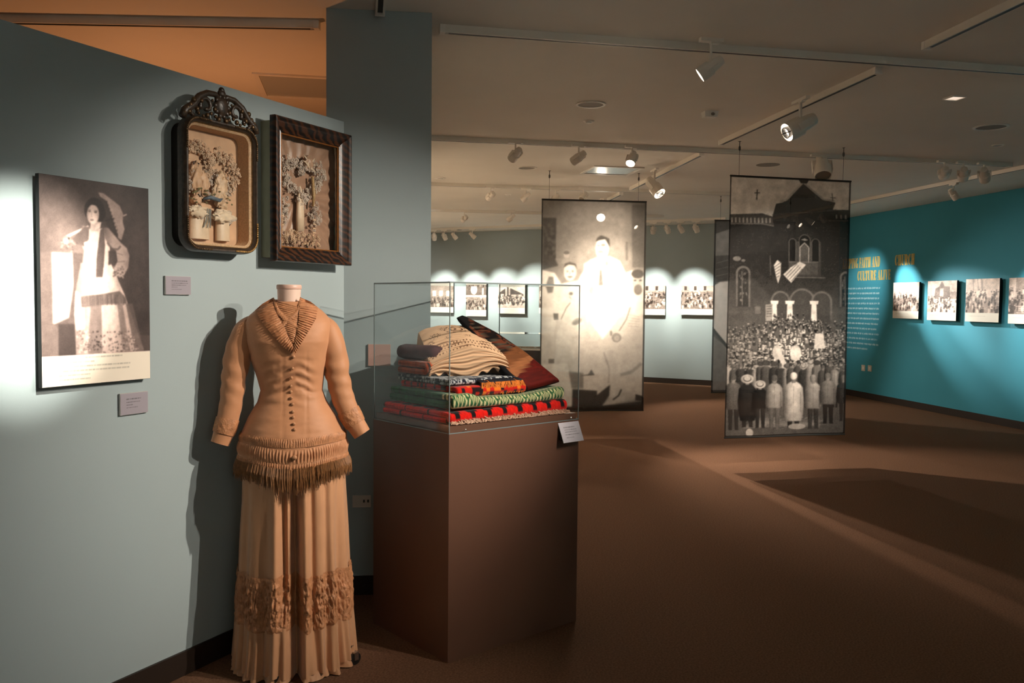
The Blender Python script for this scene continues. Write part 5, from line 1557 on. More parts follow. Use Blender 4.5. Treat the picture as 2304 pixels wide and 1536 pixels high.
# ------------------------------------------------------------------ pedestal, clear case and the folded textiles
PC = np.array([-0.165, 4.094])
PROT = math.radians(40.82)
PW, PD, PH = 0.7756, 0.60, 0.985
M_PED = mat('brown_satin_paint', (0.135, 0.062, 0.038), rough=0.45, var=0.05, scale=3, spec=0.45, bump=0.05, bscale=200)
ped = thing('display_pedestal', 'tall brown box pedestal carrying the clear case of textiles', 'pedestal', (PC[0], PC[1], 0), PROT)
MB().box((0, 0, PH / 2), (PW, PD, PH)).build('body', M_PED, ped)
MB().box((0, 0, PH + 0.0155), (PW - 0.020, PD - 0.020, 0.031)).build('deck', M_PED, ped)
for x in (-0.30, 0.335):
    MB().lathe([(0.0042, 0), (0.0038, 0.003), (0.002, 0.004)], 10, Matrix.Translation((x, -PD / 2 - 0.0005, PH + 0.012)) @ Matrix.Rotation(math.pi / 2, 4, 'X')).build('screw', M_STEEL, ped)
case = thing('acrylic_case', 'clear acrylic case with thin grey edges on the brown pedestal', 'display case', (PC[0], PC[1], PH), PROT)
M_ACR = glassmat('clear_acrylic', (0.975, 0.985, 0.985), refl=1.0)
M_EDGE = mat('polished_acrylic_edge', (0.17, 0.20, 0.20), rough=0.15, spec=0.6)
CH, TK = 1.624 - PH, 0.006
cw_, cd_ = PW - 0.002, PD - 0.002
for nm_, c_, s_ in [('side_pane', (0, -cd_ / 2 + TK / 2, CH / 2), (cw_, TK, CH)), ('side_pane', (0, cd_ / 2 - TK / 2, CH / 2), (cw_, TK, CH)),
                    ('side_pane', (-cw_ / 2 + TK / 2, 0, CH / 2), (TK, cd_ - 2 * TK, CH)), ('side_pane', (cw_ / 2 - TK / 2, 0, CH / 2), (TK, cd_ - 2 * TK, CH)),
                    ('top_pane', (0, 0, CH + TK / 2), (cw_, cd_, TK))]:
    MB().box(c_, s_).build(nm_, M_ACR, case)
e_ = 0.0035
for sx in (-1, 1):
    for sy in (-1, 1):
        MB().box((sx * (cw_ / 2 + 0.0006 - e_ / 2), sy * (cd_ / 2 + 0.0006 - e_ / 2), CH / 2), (e_, e_, CH)).build('edge', M_EDGE, case)
for sy in (-1, 1):
    MB().box((0, sy * (cd_ / 2 + 0.0008 - e_ / 2), CH + TK / 2), (cw_ + 0.002, e_, TK)).build('edge', M_EDGE, case)
for sx in (-1, 1):
    MB().box((sx * (cw_ / 2 + 0.0008 - e_ / 2), 0, CH + TK / 2), (e_, cd_, TK)).build('edge', M_EDGE, case)
mb = MB()
for s_ in (-1, 1):
    mb.box((0, s_ * (cd_ / 2 + 0.0008), 0.0022), (cw_ + 0.002, 0.002, 0.0044)).box((s_ * (cw_ / 2 + 0.0008), 0, 0.0022), (0.002, cd_ + 0.002, 0.0044))
mb.build('bottom_edge', M_EDGE, case)

DECK = PH + 0.0315
M_WOOL = vmat('woven_wool', rough=0.9, spec=0.1, sheen=0.15, bump=0.55, bscale=420)
M_COTTON = vmat('printed_cotton', rough=0.85, spec=0.1, bump=0.25, bscale=500)
M_VELVET = vmat('velvet_and_satin', rough=0.75, spec=0.12)
def folded(name, label, x0, x1, y0, y1, z0, layers, t, pattern, m, group, wave=None, gap=0.002, step=0.007, xstep=0.005, ends=0.004):
    """cloth folded back and forth, the rounded folds facing front (y0) and back (y1); pattern(s, x) with s = 0 at the front fold"""
    pitch = t + gap
    path = []
    N = max(4, int((y1 - y0) / step))
    for k in range(layers):
        a = np.linspace(-y1 + pitch * 0.5, -y0 - pitch * 0.5, N)
        if k % 2: a = a[::-1]
        jit = ends * math.sin(k * 2.1 + 1)
        for q in a: path.append((q + (jit if q > 0 else -jit), z0 + t / 2 + k * pitch))
        if k < layers - 1:
            xe = a[-1]
            sg = 1 if k % 2 == 0 else -1
            for an in np.linspace(-80, 80, 9):
                an = math.radians(an)
                path.append((xe + (jit if xe > 0 else -jit) + sg * math.cos(an) * pitch * 0.6, z0 + t / 2 + (k + 0.5) * pitch + math.sin(an) * pitch * 0.5))
    p = np.array(path)
    tg = np.gradient(p, axis=0)
    tg /= np.linalg.norm(tg, axis=1)[:, None]
    nrm = np.stack([-tg[:, 1], tg[:, 0]], -1)
    s = np.r_[0, np.cumsum(np.linalg.norm(np.diff(p, axis=0), axis=1))] - (y1 - y0)
    loop = np.r_[p + nrm * t / 2, (p - nrm * t / 2)[::-1]]
    sl = np.r_[s, s[::-1]]
    M = len(loop)
    nx = max(6, int((x1 - x0) / xstep))
    xs = np.r_[x0, x0 + t * 0.08, np.linspace(x0 + t * 0.3, x1 - t * 0.3, nx), x1 - t * 0.08, x1]
    shr = np.r_[0.05, 0.7, np.ones(nx), 0.7, 0.05]
    mid = np.r_[p, p[::-1]]
    out = np.zeros((len(xs), M + 1, 3))
    cols = np.zeros((len(xs), M + 1, 3))
    for j, (x, k_) in enumerate(zip(xs, shr)):
        q = mid + (loop - mid) * k_
        y = -q[:, 0] + 0.005 * (float(vnoise(x * 14, 0.3, 2)) - 0.5)
        xx = np.full(M, x) + 0.006 * (fbm(sl * 7, np.full(M, 0.5), 3) - 0.5)
        z = q[:, 1] + 0.002 * (fbm(np.full(M, x * 30 + 9), y * 30, 7) - 0.5)
        if wave is not None: z = z + wave(xx, y) * np.clip((q[:, 1] - z0) / (layers * pitch) * 1.2 + 0.15, 0, 1)
        out[j, :M] = np.stack([xx, y, z], -1)
        cols[j, :M] = pattern(sl, np.full(M, x))
    out[:, M] = out[:, 0]
    cols[:, M] = cols[:, 0]
    o = grid_obj(name, out, m, None, cols=lin(cols))
    o.location = (PC[0], PC[1], 0)
    o.rotation_euler = (0, 0, PROT)
    tag(o, label, 'textile', group)
    return o
TG = 'folded textiles in the case'
def pat_rug(s, x):
    u, v = x / 0.090, (s - 0.028) / 0.090 + 0.5
    fu, fv = np.abs((u % 1) - 0.5), np.abs((v % 1) - 0.5)
    d = np.floor(fu * 7) / 7 + np.floor(fv * 7) / 7
    k = (d < 0.20) | (np.abs((v + 1.0) % 2 - 1) < 0.05)
    c = np.where(k[:, None], np.array([0.06, 0.045, 0.05]), np.array([0.82, 0.085, 0.045]))
    return c * (0.85 + 0.3 * vnoise(s * 300, x * 300, 4))[:, None]
def pat_green(s, x):
    base = np.array([0.10, 0.33, 0.18]) * (0.7 + 0.6 * vnoise(s * 220, x * 220, 2))[:, None]
    tri = np.abs((x / 0.021) % 1 - 0.5) * 2
    r = (s + 0.006) / 0.026
    on = (r > -0.3) & (r < 2.0) & (np.abs(tri - (r % 1)) < 0.20)
    edge = (np.abs(r + 0.15) < 0.12) | (np.abs(r - 2.1) < 0.12)
    dots = (r > 2.6) & (r < 3.2) & (tri > 0.55)
    return np.where((on | edge | dots)[:, None], np.array([0.82, 0.78, 0.58]), base)
def pat_red3(s, x):
    u = np.floor(x / 0.020); v = np.floor(s / 0.014)
    h = vnoise(u * 1.7 + 3, v * 1.3, 5)
    c = np.where((h > 0.64)[:, None], np.array([0.12, 0.05, 0.06]), np.array([0.76, 0.11, 0.05]))
    return np.where((h < 0.24)[:, None], np.array([0.92, 0.45, 0.10]), c)
def pat_blue(s, x):
    h = vnoise(s / 0.006, x / 0.006, 8)
    return np.where((h > 0.58)[:, None], np.array([0.72, 0.72, 0.72]), np.array([0.09, 0.11, 0.17]))
def pat_orange(s, x):
    v = (x / 0.07) % 1
    h = vnoise(s / 0.012, x / 0.03, 6)
    c = np.array([0.62, 0.26, 0.10]) * (0.8 + 0.4 * h)[:, None]
    return np.where(((v < 0.2) & (h > 0.4))[:, None], np.array([0.10, 0.07, 0.07]), c)
folded('woven_rug', 'red and black diamond woven rug with tan fringe, bottom of the textile stack', -0.356, 0.352, -0.245, 0.278, DECK + 0.003, 2, 0.0250, pat_rug, M_WOOL, TG, wave=lambda x, y: 0.012 * sstep(0.1, 0.36, x) + 0.004 * np.sin(x * 9 + 1), gap=0.003)
folded('knit_blanket', 'green knitted blanket with cream zigzag border, second from the bottom', -0.335, 0.335, -0.240, 0.250, DECK + 0.060, 2, 0.0210, pat_green, M_WOOL, TG, wave=lambda x, y: 0.022 * sstep(0.05, 0.34, x) - 0.004 * np.sin(x * 8) + 0.020 * sstep(-0.16, -0.24, x), gap=0.003)
folded('woven_blanket', 'red and orange woven blanket in the middle of the stack', -0.285, 0.120, -0.205, 0.235, DECK + 0.109, 2, 0.0220, pat_red3, M_WOOL, TG)
folded('dotted_cloth', 'navy and white dotted cloth under the orange textile', -0.295, 0.105, -0.165, 0.240, DECK + 0.159, 2, 0.0120, pat_blue, M_WOOL, TG)
folded('orange_blanket', 'rusty orange folded blanket at the left of the stack', -0.285, -0.01, 0.02, 0.265, DECK + 0.189, 2, 0.0300, pat_orange, M_WOOL, TG)
# rug fringe belongs to the rug
rug = bpy.data.objects['woven_rug']
mb = MB()
rnd = random.Random(12)
for k in range(360):
    x = -0.345 + 0.69 * k / 359
    r_ = rnd.uniform(0.7, 1.2)
    a = rnd.uniform(0, 6.28)
    y = -0.246
    z = DECK + rnd.uniform(0.002, 0.020)
    mb.tube([(x, y, z), (x + rnd.uniform(-0.006, 0.006), y - 0.012 * r_, z + rnd.uniform(-0.004, 0.006)), (x + rnd.uniform(-0.012, 0.012), y - 0.028 * r_, DECK + rnd.uniform(0.003, 0.014)), (x + rnd.uniform(-0.016, 0.016), y - 0.036 * r_, DECK + 0.003)], [0.0024, 0.0030, 0.0028, 0.0014], 4)
mb.build('fringe', mat('tan_wool_fringe', (0.58, 0.36, 0.25), rough=0.9, var=0.25, scale=90), rug, kind='stuff')
# orange fringe strands hanging over the woven blanket
wb = bpy.data.objects['woven_blanket']
mb = MB()
for k in range(70):
    x = rnd.uniform(-0.14, 0.11)
    y = -0.206
    mb.tube([(x, y + 0.02, DECK + 0.172), (x + rnd.uniform(-0.008, 0.008), y - 0.006, DECK + 0.165), (x + rnd.uniform(-0.02, 0.02), y - 0.012, DECK + 0.140), (x + rnd.uniform(-0.03, 0.03), y - 0.010, DECK + rnd.uniform(0.108, 0.130))], [0.003, 0.0035, 0.003, 0.0012], 5)
mb.build('orange_fringe', mat('orange_wool_fringe', (0.62, 0.17, 0.02), rough=0.85, var=0.3, scale=50), wb, kind='stuff')
mb = MB()
for k in range(60):
    x = rnd.uniform(-0.14, 0.10)
    y = -0.204
    mb.tube([(x, y + 0.03, DECK + 0.176), (x + rnd.uniform(-0.008, 0.008), y - 0.004, DECK + 0.168), (x + rnd.uniform(-0.02, 0.02), y - 0.008, DECK + 0.142)], [0.004, 0.005, 0.002], 5)
mb.build('dark_fringe', mat('dark_blue_wool_fringe', (0.02, 0.02, 0.03), rough=0.9), wb, kind='stuff')
# maroon roll
o = MB()
n_ = 22
o.lathe([(0.004, -0.12), (0.030, -0.118), (0.036, -0.09), (0.034, 0.0), (0.036, 0.09), (0.030, 0.118), (0.004, 0.12)], n_, Matrix.Rotation(math.pi / 2, 4, 'X') @ Matrix.Rotation(0.25, 4, 'Y'), sx=1.15)
o = o.build('rolled_cloth', mat('maroon_wool', (0.055, 0.016, 0.018), rough=0.9, var=0.3, scale=40, bump=0.4), None, smooth=True)
o.location = (*(PC + np.array([math.cos(PROT), math.sin(PROT)]) * -0.225 + np.array([-math.sin(PROT), math.cos(PROT)]) * 0.150), DECK + 0.188 + 0.066 + 0.035)
o.rotation_euler = (0, 0, PROT)
tag(o, 'dark maroon rolled cloth lying on the orange blanket at the left', 'textile', TG)
# cream printed cloth: thick folded bundle sloping up to the back
def cream():
    BL, BR = np.array([-0.262, 0.020, 1.192]), np.array([0.075, -0.125, 1.215])
    TLb = np.array([-0.150, 0.275, 1.405])
    TRb = np.array([0.120, 0.150, 1.415])
    nu, nv = 120, 190
    rows, cl = [], []
    # profile from the lower front edge, round the rolled front, over the top to the back, down the back
    for j in range(nv):
        f = j / (nv - 1)
        row, cc = [], []
        for i in range(nu):
            u = i / (nu - 1)
            fr0 = BL * (1 - u) + BR * u
            bk = TLb * (1 - u) + TRb * u
            hump = 0.020 * math.sin(math.pi * u) ** 0.8 - 0.012 * (abs(u - 0.5) * 2) ** 4
            hf = 0.105 - 0.030 * abs(u - 0.55) * 2
            if f < 0.30:      # front face with stacked folds
                g = f / 0.30
                out_ = 0.020 * math.sin(math.pi * g) + 0.0055 * math.sin(g * 26 + 3 * math.sin(u * 4))
                d = (fr0 - bk); d[2] = 0; d /= np.linalg.norm(d)
                p_ = fr0 + d * out_ + np.array([0, 0, hf * g + 0.018 * math.sin(u * 9 + 0.5) * (1 - g) + hump * g])
                if g < 0.14: p_ += np.array([0, 0, 0.010 * math.sin(u * 40) * (1 - g / 0.14)])
            elif f < 0.94:    # top
                g = (f - 0.30) / 0.64
                top0 = fr0 + np.array([0, 0, hf])
                p_ = top0 * (1 - g) + bk * g + np.array([0, 0, hump + 0.014 * math.sin(math.pi * g)])
                p_[2] += 0.0035 * math.sin(14 * (1 - g) ** 3 * 6 + 2 * math.sin(u * 5)) * (1 - g) ** 2
                p_ += np.array([0, 0, 0.004 * (float(vnoise(u * 9, g * 9, 4)) - 0.5)])
            else:             # hanging back
                g = (f - 0.94) / 0.06
                p_ = bk + np.array([0.01 * g, 0.03 * g, -0.12 * g + hump * (1 - g)])
            row.append(p_)
            # print on the top, tone bands along the front folds
            c0 = np.array([0.86, 0.70, 0.56])
            if 0.30 < f < 0.94:
                g = (f - 0.30) / 0.64
                ink = 0.0
                for (mu, mg, rr_) in [(0.52, 0.72, 0.17), (0.18, 0.60, 0.085), (0.80, 0.62, 0.085), (0.34, 0.80, 0.07), (0.70, 0.83, 0.07), (0.90, 0.80, 0.06), (0.08, 0.42, 0.06), (0.34, 0.44, 0.05), (0.62, 0.44, 0.05), (0.86, 0.42, 0.05)]:
                    du, dv = (u - mu) / rr_, (g - mg) / (rr_ * 0.9)
                    R_ = math.hypot(du, dv); an = math.atan2(dv, du)
                    if R_ < 1.0 and (abs(R_ - 0.55 - 0.16 * math.cos(an - 0.8)) < 0.07 or (0.70 < R_ < 1.0 and math.sin(an * 9) > 0.35 and math.sin(R_ * 22) > 0) or R_ < 0.14): ink = 1.0
                for yb in (0.30, 0.22, 0.12):
                    if abs(g - yb - 0.02 * math.sin(u * 7)) < 0.008: ink = 0.6
                    if abs(g - yb + 0.035) < 0.018 and (u * 22 % 1) < 0.35: ink = max(ink, 0.7)
                c0 = c0 * (1 - ink) + np.array([0.26, 0.15, 0.10]) * ink
            elif f <= 0.30:
                c0 = c0 * (0.80 + 0.25 * math.sin(f / 0.30 * 26) ** 2)
            cc.append(c0)
        rows.append(row); cl.append(cc)
    o = grid_obj('printed_cloth', np.array(rows), M_COTTON, None, cols=lin(np.array(cl)), flip=True)
    # sides so the bundle is solid
    me = o.data
    o.location = (PC[0], PC[1], 0)
    o.rotation_euler = (0, 0, PROT)
    tag(o, 'cream cotton cloth printed with brown paisley, folded on top of the stack', 'textile', TG)
    for side, i in ((0, 0), (1, nu - 1)):
        edge = [rows[j][i] for j in range(nv)]
        base = [np.array([p_[0], p_[1], 1.185 + 0.0 * p_[2]]) for p_ in edge]
        K = 12
        S = []
        dirx = np.array([-0.92, 0.38, 0]) if side == 0 else np.array([0.92, -0.38, 0])
        for k in range(K):
            g = k / (K - 1)
            S.append([a * (1 - g) + b * g + dirx * (0.006 * math.sin(math.pi * g) + 0.003 * math.sin(g * 30)) for a, b in zip(edge, base)])
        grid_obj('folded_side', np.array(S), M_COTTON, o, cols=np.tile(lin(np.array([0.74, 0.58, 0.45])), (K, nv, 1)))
cream()
# stiff dark velvet wedge leaning over the stack
def wedge():
    Lc = np.array([[0.040, 0.215, 1.470], [0.020, 0.060, 1.395], [0.010, -0.075, 1.310], [0.045, -0.155, 1.220], [0.120, -0.215, 1.140]])
    Rc = np.array([[0.085, 0.225, 1.482], [0.165, 0.050, 1.400], [0.225, -0.100, 1.310], [0.270, -0.185, 1.240], [0.318, -0.250, 1.178]])
    nv, nu = 130, 64
    s = np.linspace(0, 1, nv)
    ip = lambda C: np.stack([np.interp(s, np.linspace(0, 1, 5), C[:, k]) for k in range(3)], -1)
    A, B = ip(Lc), ip(Rc)
    for _ in range(8):
        A[1:-1] = (A[:-2] + 2 * A[1:-1] + A[2:]) / 4
        B[1:-1] = (B[:-2] + 2 * B[1:-1] + B[2:]) / 4
    rows, cl = [], []
    for j in range(nv):
        a, b = A[j], B[j]
        w = np.linalg.norm(b - a)
        tg = A[min(j + 1, nv - 1)] + B[min(j + 1, nv - 1)] - A[max(j - 1, 0)] - B[max(j - 1, 0)]
        ex = (b - a) / w
        nn = np.cross(ex, tg); nn /= np.linalg.norm(nn)
        if nn[2] < 0: nn = -nn
        thk = 0.016 + 0.040 * s[j] ** 0.8
        end = 1 - 0.0 * s[j]
        if s[j] > 0.96: end = math.sqrt(max(0.02, 1 - ((s[j] - 0.96) / 0.04) ** 2))
        if s[j] < 0.03: end = 0.4 + 0.6 * s[j] / 0.03
        row, cc = [], []
        for i in range(nu):
            t_ = 2 * math.pi * i / nu
            cx_ = math.copysign(abs(math.cos(t_)) ** 0.35, math.cos(t_)); cy_ = math.copysign(abs(math.sin(t_)) ** 0.5, math.sin(t_))
            p_ = (a + b) / 2 + ex * (w / 2) * cx_ + nn * (thk / 2 * cy_ * end - thk / 2)
            row.append(p_)
            u = (cx_ + 1) / 2
            v = s[j] + 0.16 * (u - 0.5)
            top = cy_ > 0.25
            n1 = float(fbm(np.array(u * 14.0), np.array(s[j] * 40.0), 3))
            if not top or u < 0.10: c0 = np.array([0.05, 0.045, 0.055])
            elif v < 0.10 : c0 = np.array([0.10, 0.09, 0.09])
            elif v < 0.50:
                c0 = np.array([0.13, 0.08, 0.06])
                if n1 > 0.55: c0 = np.array([0.42, 0.20, 0.12])
                if n1 > 0.66: c0 = np.array([0.30, 0.27, 0.22])
                if n1 < 0.38: c0 = np.array([0.06, 0.05, 0.05])
                if u < 0.22: c0 = np.array([0.45, 0.25, 0.17]) * (0.5 + n1)
            elif v < 0.74 - 0.10 * (u - 0.5): c0 = np.array([0.46, 0.27, 0.15]) * (0.85 + 0.3 * n1) if v < 0.64 else np.array([0.58, 0.36, 0.22]) * (0.85 + 0.3 * n1)
            else: c0 = np.array([0.34, 0.06, 0.03]) * (0.75 + 0.5 * n1)
            cc.append(c0)
        rows.append(row); cl.append(cc)
    o = grid_obj('velvet_cover', np.array(rows), M_VELVET, None, wrap=True, cols=lin(np.array(cl)))
    o.location = (PC[0], PC[1], 0)
    o.rotation_euler = (0, 0, PROT)
    tag(o, 'dark folded velvet and satin cover leaning over the right of the stack', 'textile', TG)
wedge()
# slanted label on the pedestal corner
_ls = Wall(PC + np.array([-math.cos(PROT), -math.sin(PROT)]) * PW / 2 - np.array([-math.sin(PROT), math.cos(PROT)]) * PD / 2, PC + np.array([math.cos(PROT), math.sin(PROT)]) * PW / 2 - np.array([-math.sin(PROT), math.cos(PROT)]) * PD / 2)
_x0, _zt = _ls.sz(1255.5, 951.5)
_x1, _ = _ls.sz(1301, 946.5)
lab = thing('object_label', 'small white text label tilted forward on the pedestal front', 'label', _ls.at(_x0, _zt - 0.09), _ls.rot)
lw, lh = _x1 - _x0, 0.098
c = Canvas(60, 46, 0.0)
textlines(c, [(12, 44, 11, 2.2), (13, 48, 17, 1.8), (13, 48, 22, 1.8), (12, 53, 28, 1.8), (13, 36, 35, 1.5)], 1.0, 14)
ps = print_sheet('print', lin(np.array([0.80, 0.77, 0.80])) * (1 - 0.75 * c.a[..., None]), lw, lh, lab)
ps.location = (0, -0.0405, 0.0)
ps.rotation_euler = (math.radians(-24), 0, 0)
bd = MB().box((lw / 2, 0.0012, lh / 2), (lw, 0.002, lh)).build('card', M_FOAM, lab)
bd.location = (0, -0.0405, 0.0)
bd.rotation_euler = (math.radians(-24), 0, 0)
MB().add([(0.004, 0, 0.01), (0.004, -0.034, 0.006), (0.004, 0, 0.082), (lw - 0.004, 0, 0.01), (lw - 0.004, -0.034, 0.006), (lw - 0.004, 0, 0.082)], [(0, 1, 2), (5, 4, 3), (0, 3, 4, 1), (1, 4, 5, 2), (0, 2, 5, 3)]).build('wedge_mount', M_BLACK, lab)

# ------------------------------------------------------------------ small fixtures
M_PLATE = mat('ivory_plastic', (0.62, 0.56, 0.48), rough=0.4)
def plate(W, px, py, w, h, label, name, cat, holes):
    s, z = W.sz(px, py)
    t = thing(name, label, cat, W.at(s, z), W.rot)
    MB().box((0, -0.004, 0), (w, 0.008, h)).build('cover_plate', M_PLATE, t)
    for (x, zz_, a, b) in holes:
        MB().box((x, -0.0085, zz_), (a, 0.003, b)).build('socket' if name == 'wall_outlet' else 'insert', M_BLACK if name == 'wall_outlet' else M_WHITE, t)
    return t
plate(WC, 814, 1127, 0.095, 0.062, 'ivory wall outlet low on the blue column beside the dress', 'wall_outlet', 'outlet', [(0.012, 0.002, 0.009, 0.014), (0.033, 0.002, 0.009, 0.014)])
plate(WR, 1943, 827.5, 0.10, 0.10, 'left of two small cover plates low on the teal wall', 'cover_plate_unit', 'wall plate', [(0, 0, 0.05, 0.05)])
plate(WR, 1957.5, 828.5, 0.10, 0.10, 'right of two small cover plates low on the teal wall', 'cover_plate_unit', 'wall plate', [(0, 0, 0.05, 0.05)])
M_GRILLE = mat('grey_speaker_grille', (0.26, 0.24, 0.21), rough=0.7)
M_DARKHOLE = mat('dark_reflector', (0.06, 0.055, 0.05), rough=0.3)
def ceil_round(px, py, rpx, name, label, cat, inner, ring=True, deep=False):
    p = onz(px, py, CEIL)
    d = float(np.linalg.norm(p - EYEP))
    r = rpx * d / F_PX
    t = thing(name, label, cat, (p[0], p[1], CEIL))
    if ring: MB().lathe([(r, -0.0005), (r, -0.006), (r * 0.92, -0.010), (r * 0.84, -0.009), (r * 0.82, -0.0005)], 32, cap=False).build('trim_ring', M_WHITE, t, smooth='auto')
    MB().lathe([(0.0005, -0.0035), (r * 0.84, -0.003), (r * 0.84, -0.0006)], 32, cap=False).build('grille' if not deep else 'reflector', inner, t)
    return t
ceil_round(1329, 234, 33, 'ceiling_downlight', 'round recessed ceiling fitting right of the blue column', 'downlight', M_GRILLE)
ceil_round(2230, 285, 32, 'ceiling_downlight', 'round recessed ceiling fitting near the right edge', 'downlight', M_GRILLE)
ceil_round(1186, 377, 22, 'ceiling_downlight', 'round recessed ceiling fitting below the middle track', 'downlight', M_GRILLE)
ceil_round(1728, 370.5, 29, 'ceiling_speaker', 'flat grey round ceiling speaker above the church banner', 'speaker', M_GRILLE, ring=False)
ceil_round(2245, 326, 11, 'ceiling_sensor', 'tiny dark oval cap on the ceiling at the right', 'sensor', M_DARKHOLE)
ceil_round(1032, 517, 8, 'ceiling_sensor', 'tiny dark cap on the ceiling by the back wall', 'sensor', M_DARKHOLE, ring=False)
def dome(px, py, rpx, label):
    p = onz(px, py, CEIL)
    r = rpx * float(np.linalg.norm(p - EYEP)) / F_PX
    t = thing('sprinkler_cap', label, 'sprinkler', (p[0], p[1], CEIL), group='sprinkler caps on the ceiling')
    MB().lathe([(r, -0.0005), (r, -0.004), (r * 0.8, -0.010)], 20).build('escutcheon', M_WHITE, t, smooth='auto')
    MB().lathe([(r * 0.45, -0.010), (r * 0.5, -0.020), (r * 0.2, -0.022)], 14).build('cap', M_WHITE, t, smooth='auto')
dome(1325, 272, 12, 'small sprinkler cap just beyond the round fitting right of the column')
dome(990, 400, 13, 'small sprinkler cap beside the blue column')
dome(1143, 437, 7, 'tiny sprinkler cap above the third track')
p = onz(1597, 252, CEIL)
t = thing('motion_detector', 'small white box detector on the ceiling between the tracks', 'detector', (p[0], p[1], CEIL), math.radians(9))
MB().add([(-0.055, -0.045, 0), (0.055, -0.045, 0), (0.055, 0.045, 0), (-0.055, 0.045, 0), (-0.048, -0.030, -0.042), (0.048, -0.030, -0.042), (0.048, 0.036, -0.042), (-0.048, 0.036, -0.042)], [(3, 2, 1, 0), (4, 5, 6, 7), (0, 1, 5, 4), (1, 2, 6, 5), (2, 3, 7, 6), (3, 0, 4, 7)]).build('housing', M_WHITE, t)
MB().ball((0.01, -0.040, -0.022), (0.016, 0.010, 0.012), 10, 6).build('sensor_lens', M_GRILLE, t, smooth=True)
# square recessed light and air diffusers
def ceil_square(px, py, wpx, label, name, cat, rot, inner, emit=False):
    p = onz(px, py, CEIL)
    w = wpx * float(np.linalg.norm(p - EYEP)) / F_PX
    t = thing(name, label, cat, (p[0], p[1], CEIL), rot)
    f = 0.035 * w / 0.6
    mb = MB()
    for s_ in (-1, 1):
        mb.box((0, s_ * (w / 2 - f / 2), -0.006), (w, f, 0.011)).box((s_ * (w / 2 - f / 2), 0, -0.006), (f, w - 2 * f, 0.011))
    mb.build('frame', M_WHITE, t)
    MB().box((0, 0, -0.003), (w - 2 * f, w - 2 * f, 0.005)).build('panel', inner, t)
    return t
BR = math.radians(10.5)
ceil_square(2148, 218.5, 30, 'small square lit recessed ceiling light at the right', 'recessed_light', 'ceiling light', BR, mat('lit_square_diffuser', (0.8, 0.75, 0.7), emit=(1.0, 0.78, 0.62), estr=0.9))
t = ceil_square(1376, 383, 112, 'square ceiling air diffuser above the portrait banner', 'air_diffuser', 'air vent', BR, mat('pale_diffuser_plate', (0.50, 0.50, 0.46), rough=0.25))
t = ceil_square(690, 196, 200, 'square ceiling air diffuser in the orange glow beside the column', 'air_diffuser', 'air vent', BR, mat('pale_diffuser_plate', (0.50, 0.50, 0.46)))
# ------------------------------------------------------------------ lettering on the teal wall
M_YEL = mat('yellow_vinyl_letter', (0.72, 0.50, 0.12), rough=0.6)
M_PALE = mat('pale_vinyl_text', (0.42, 0.66, 0.72), rough=0.6)
def arcp(cx, cy, rx, ry, a0, a1, n=8): return [(cx + rx * math.cos(math.radians(a)), cy + ry * math.sin(math.radians(a))) for a in np.linspace(a0, a1, n)]
def rc(x0, y0, x1, y1): return [(x0, y0), (x1, y0), (x1, y1), (x0, y1)]
ST, HL = 0.20, 0.045
def bowl(x0, x1, y0, y1):  # fat right-hand bowl
    return [(x0, y1), (x0 + 0.12, y1)] + arcp(x0 + 0.12, (y0 + y1) / 2, x1 - x0 - 0.12, (y1 - y0) / 2, 90, -90, 9) + [(x0, y0), (x0, y0 + HL), (x0 + 0.10, y0 + HL)] + arcp(x0 + 0.08, (y0 + y1) / 2, max(0.03, x1 - x0 - 0.12 - ST + 0.06), (y1 - y0) / 2 - HL, -90, 90, 9) + [(x0, y1 - HL)]
stem = lambda x: [rc(x, 0, x + ST, 1), rc(x - 0.05, 0, x + ST + 0.05, HL), rc(x - 0.05, 1 - HL, x + ST + 0.05, 1)]
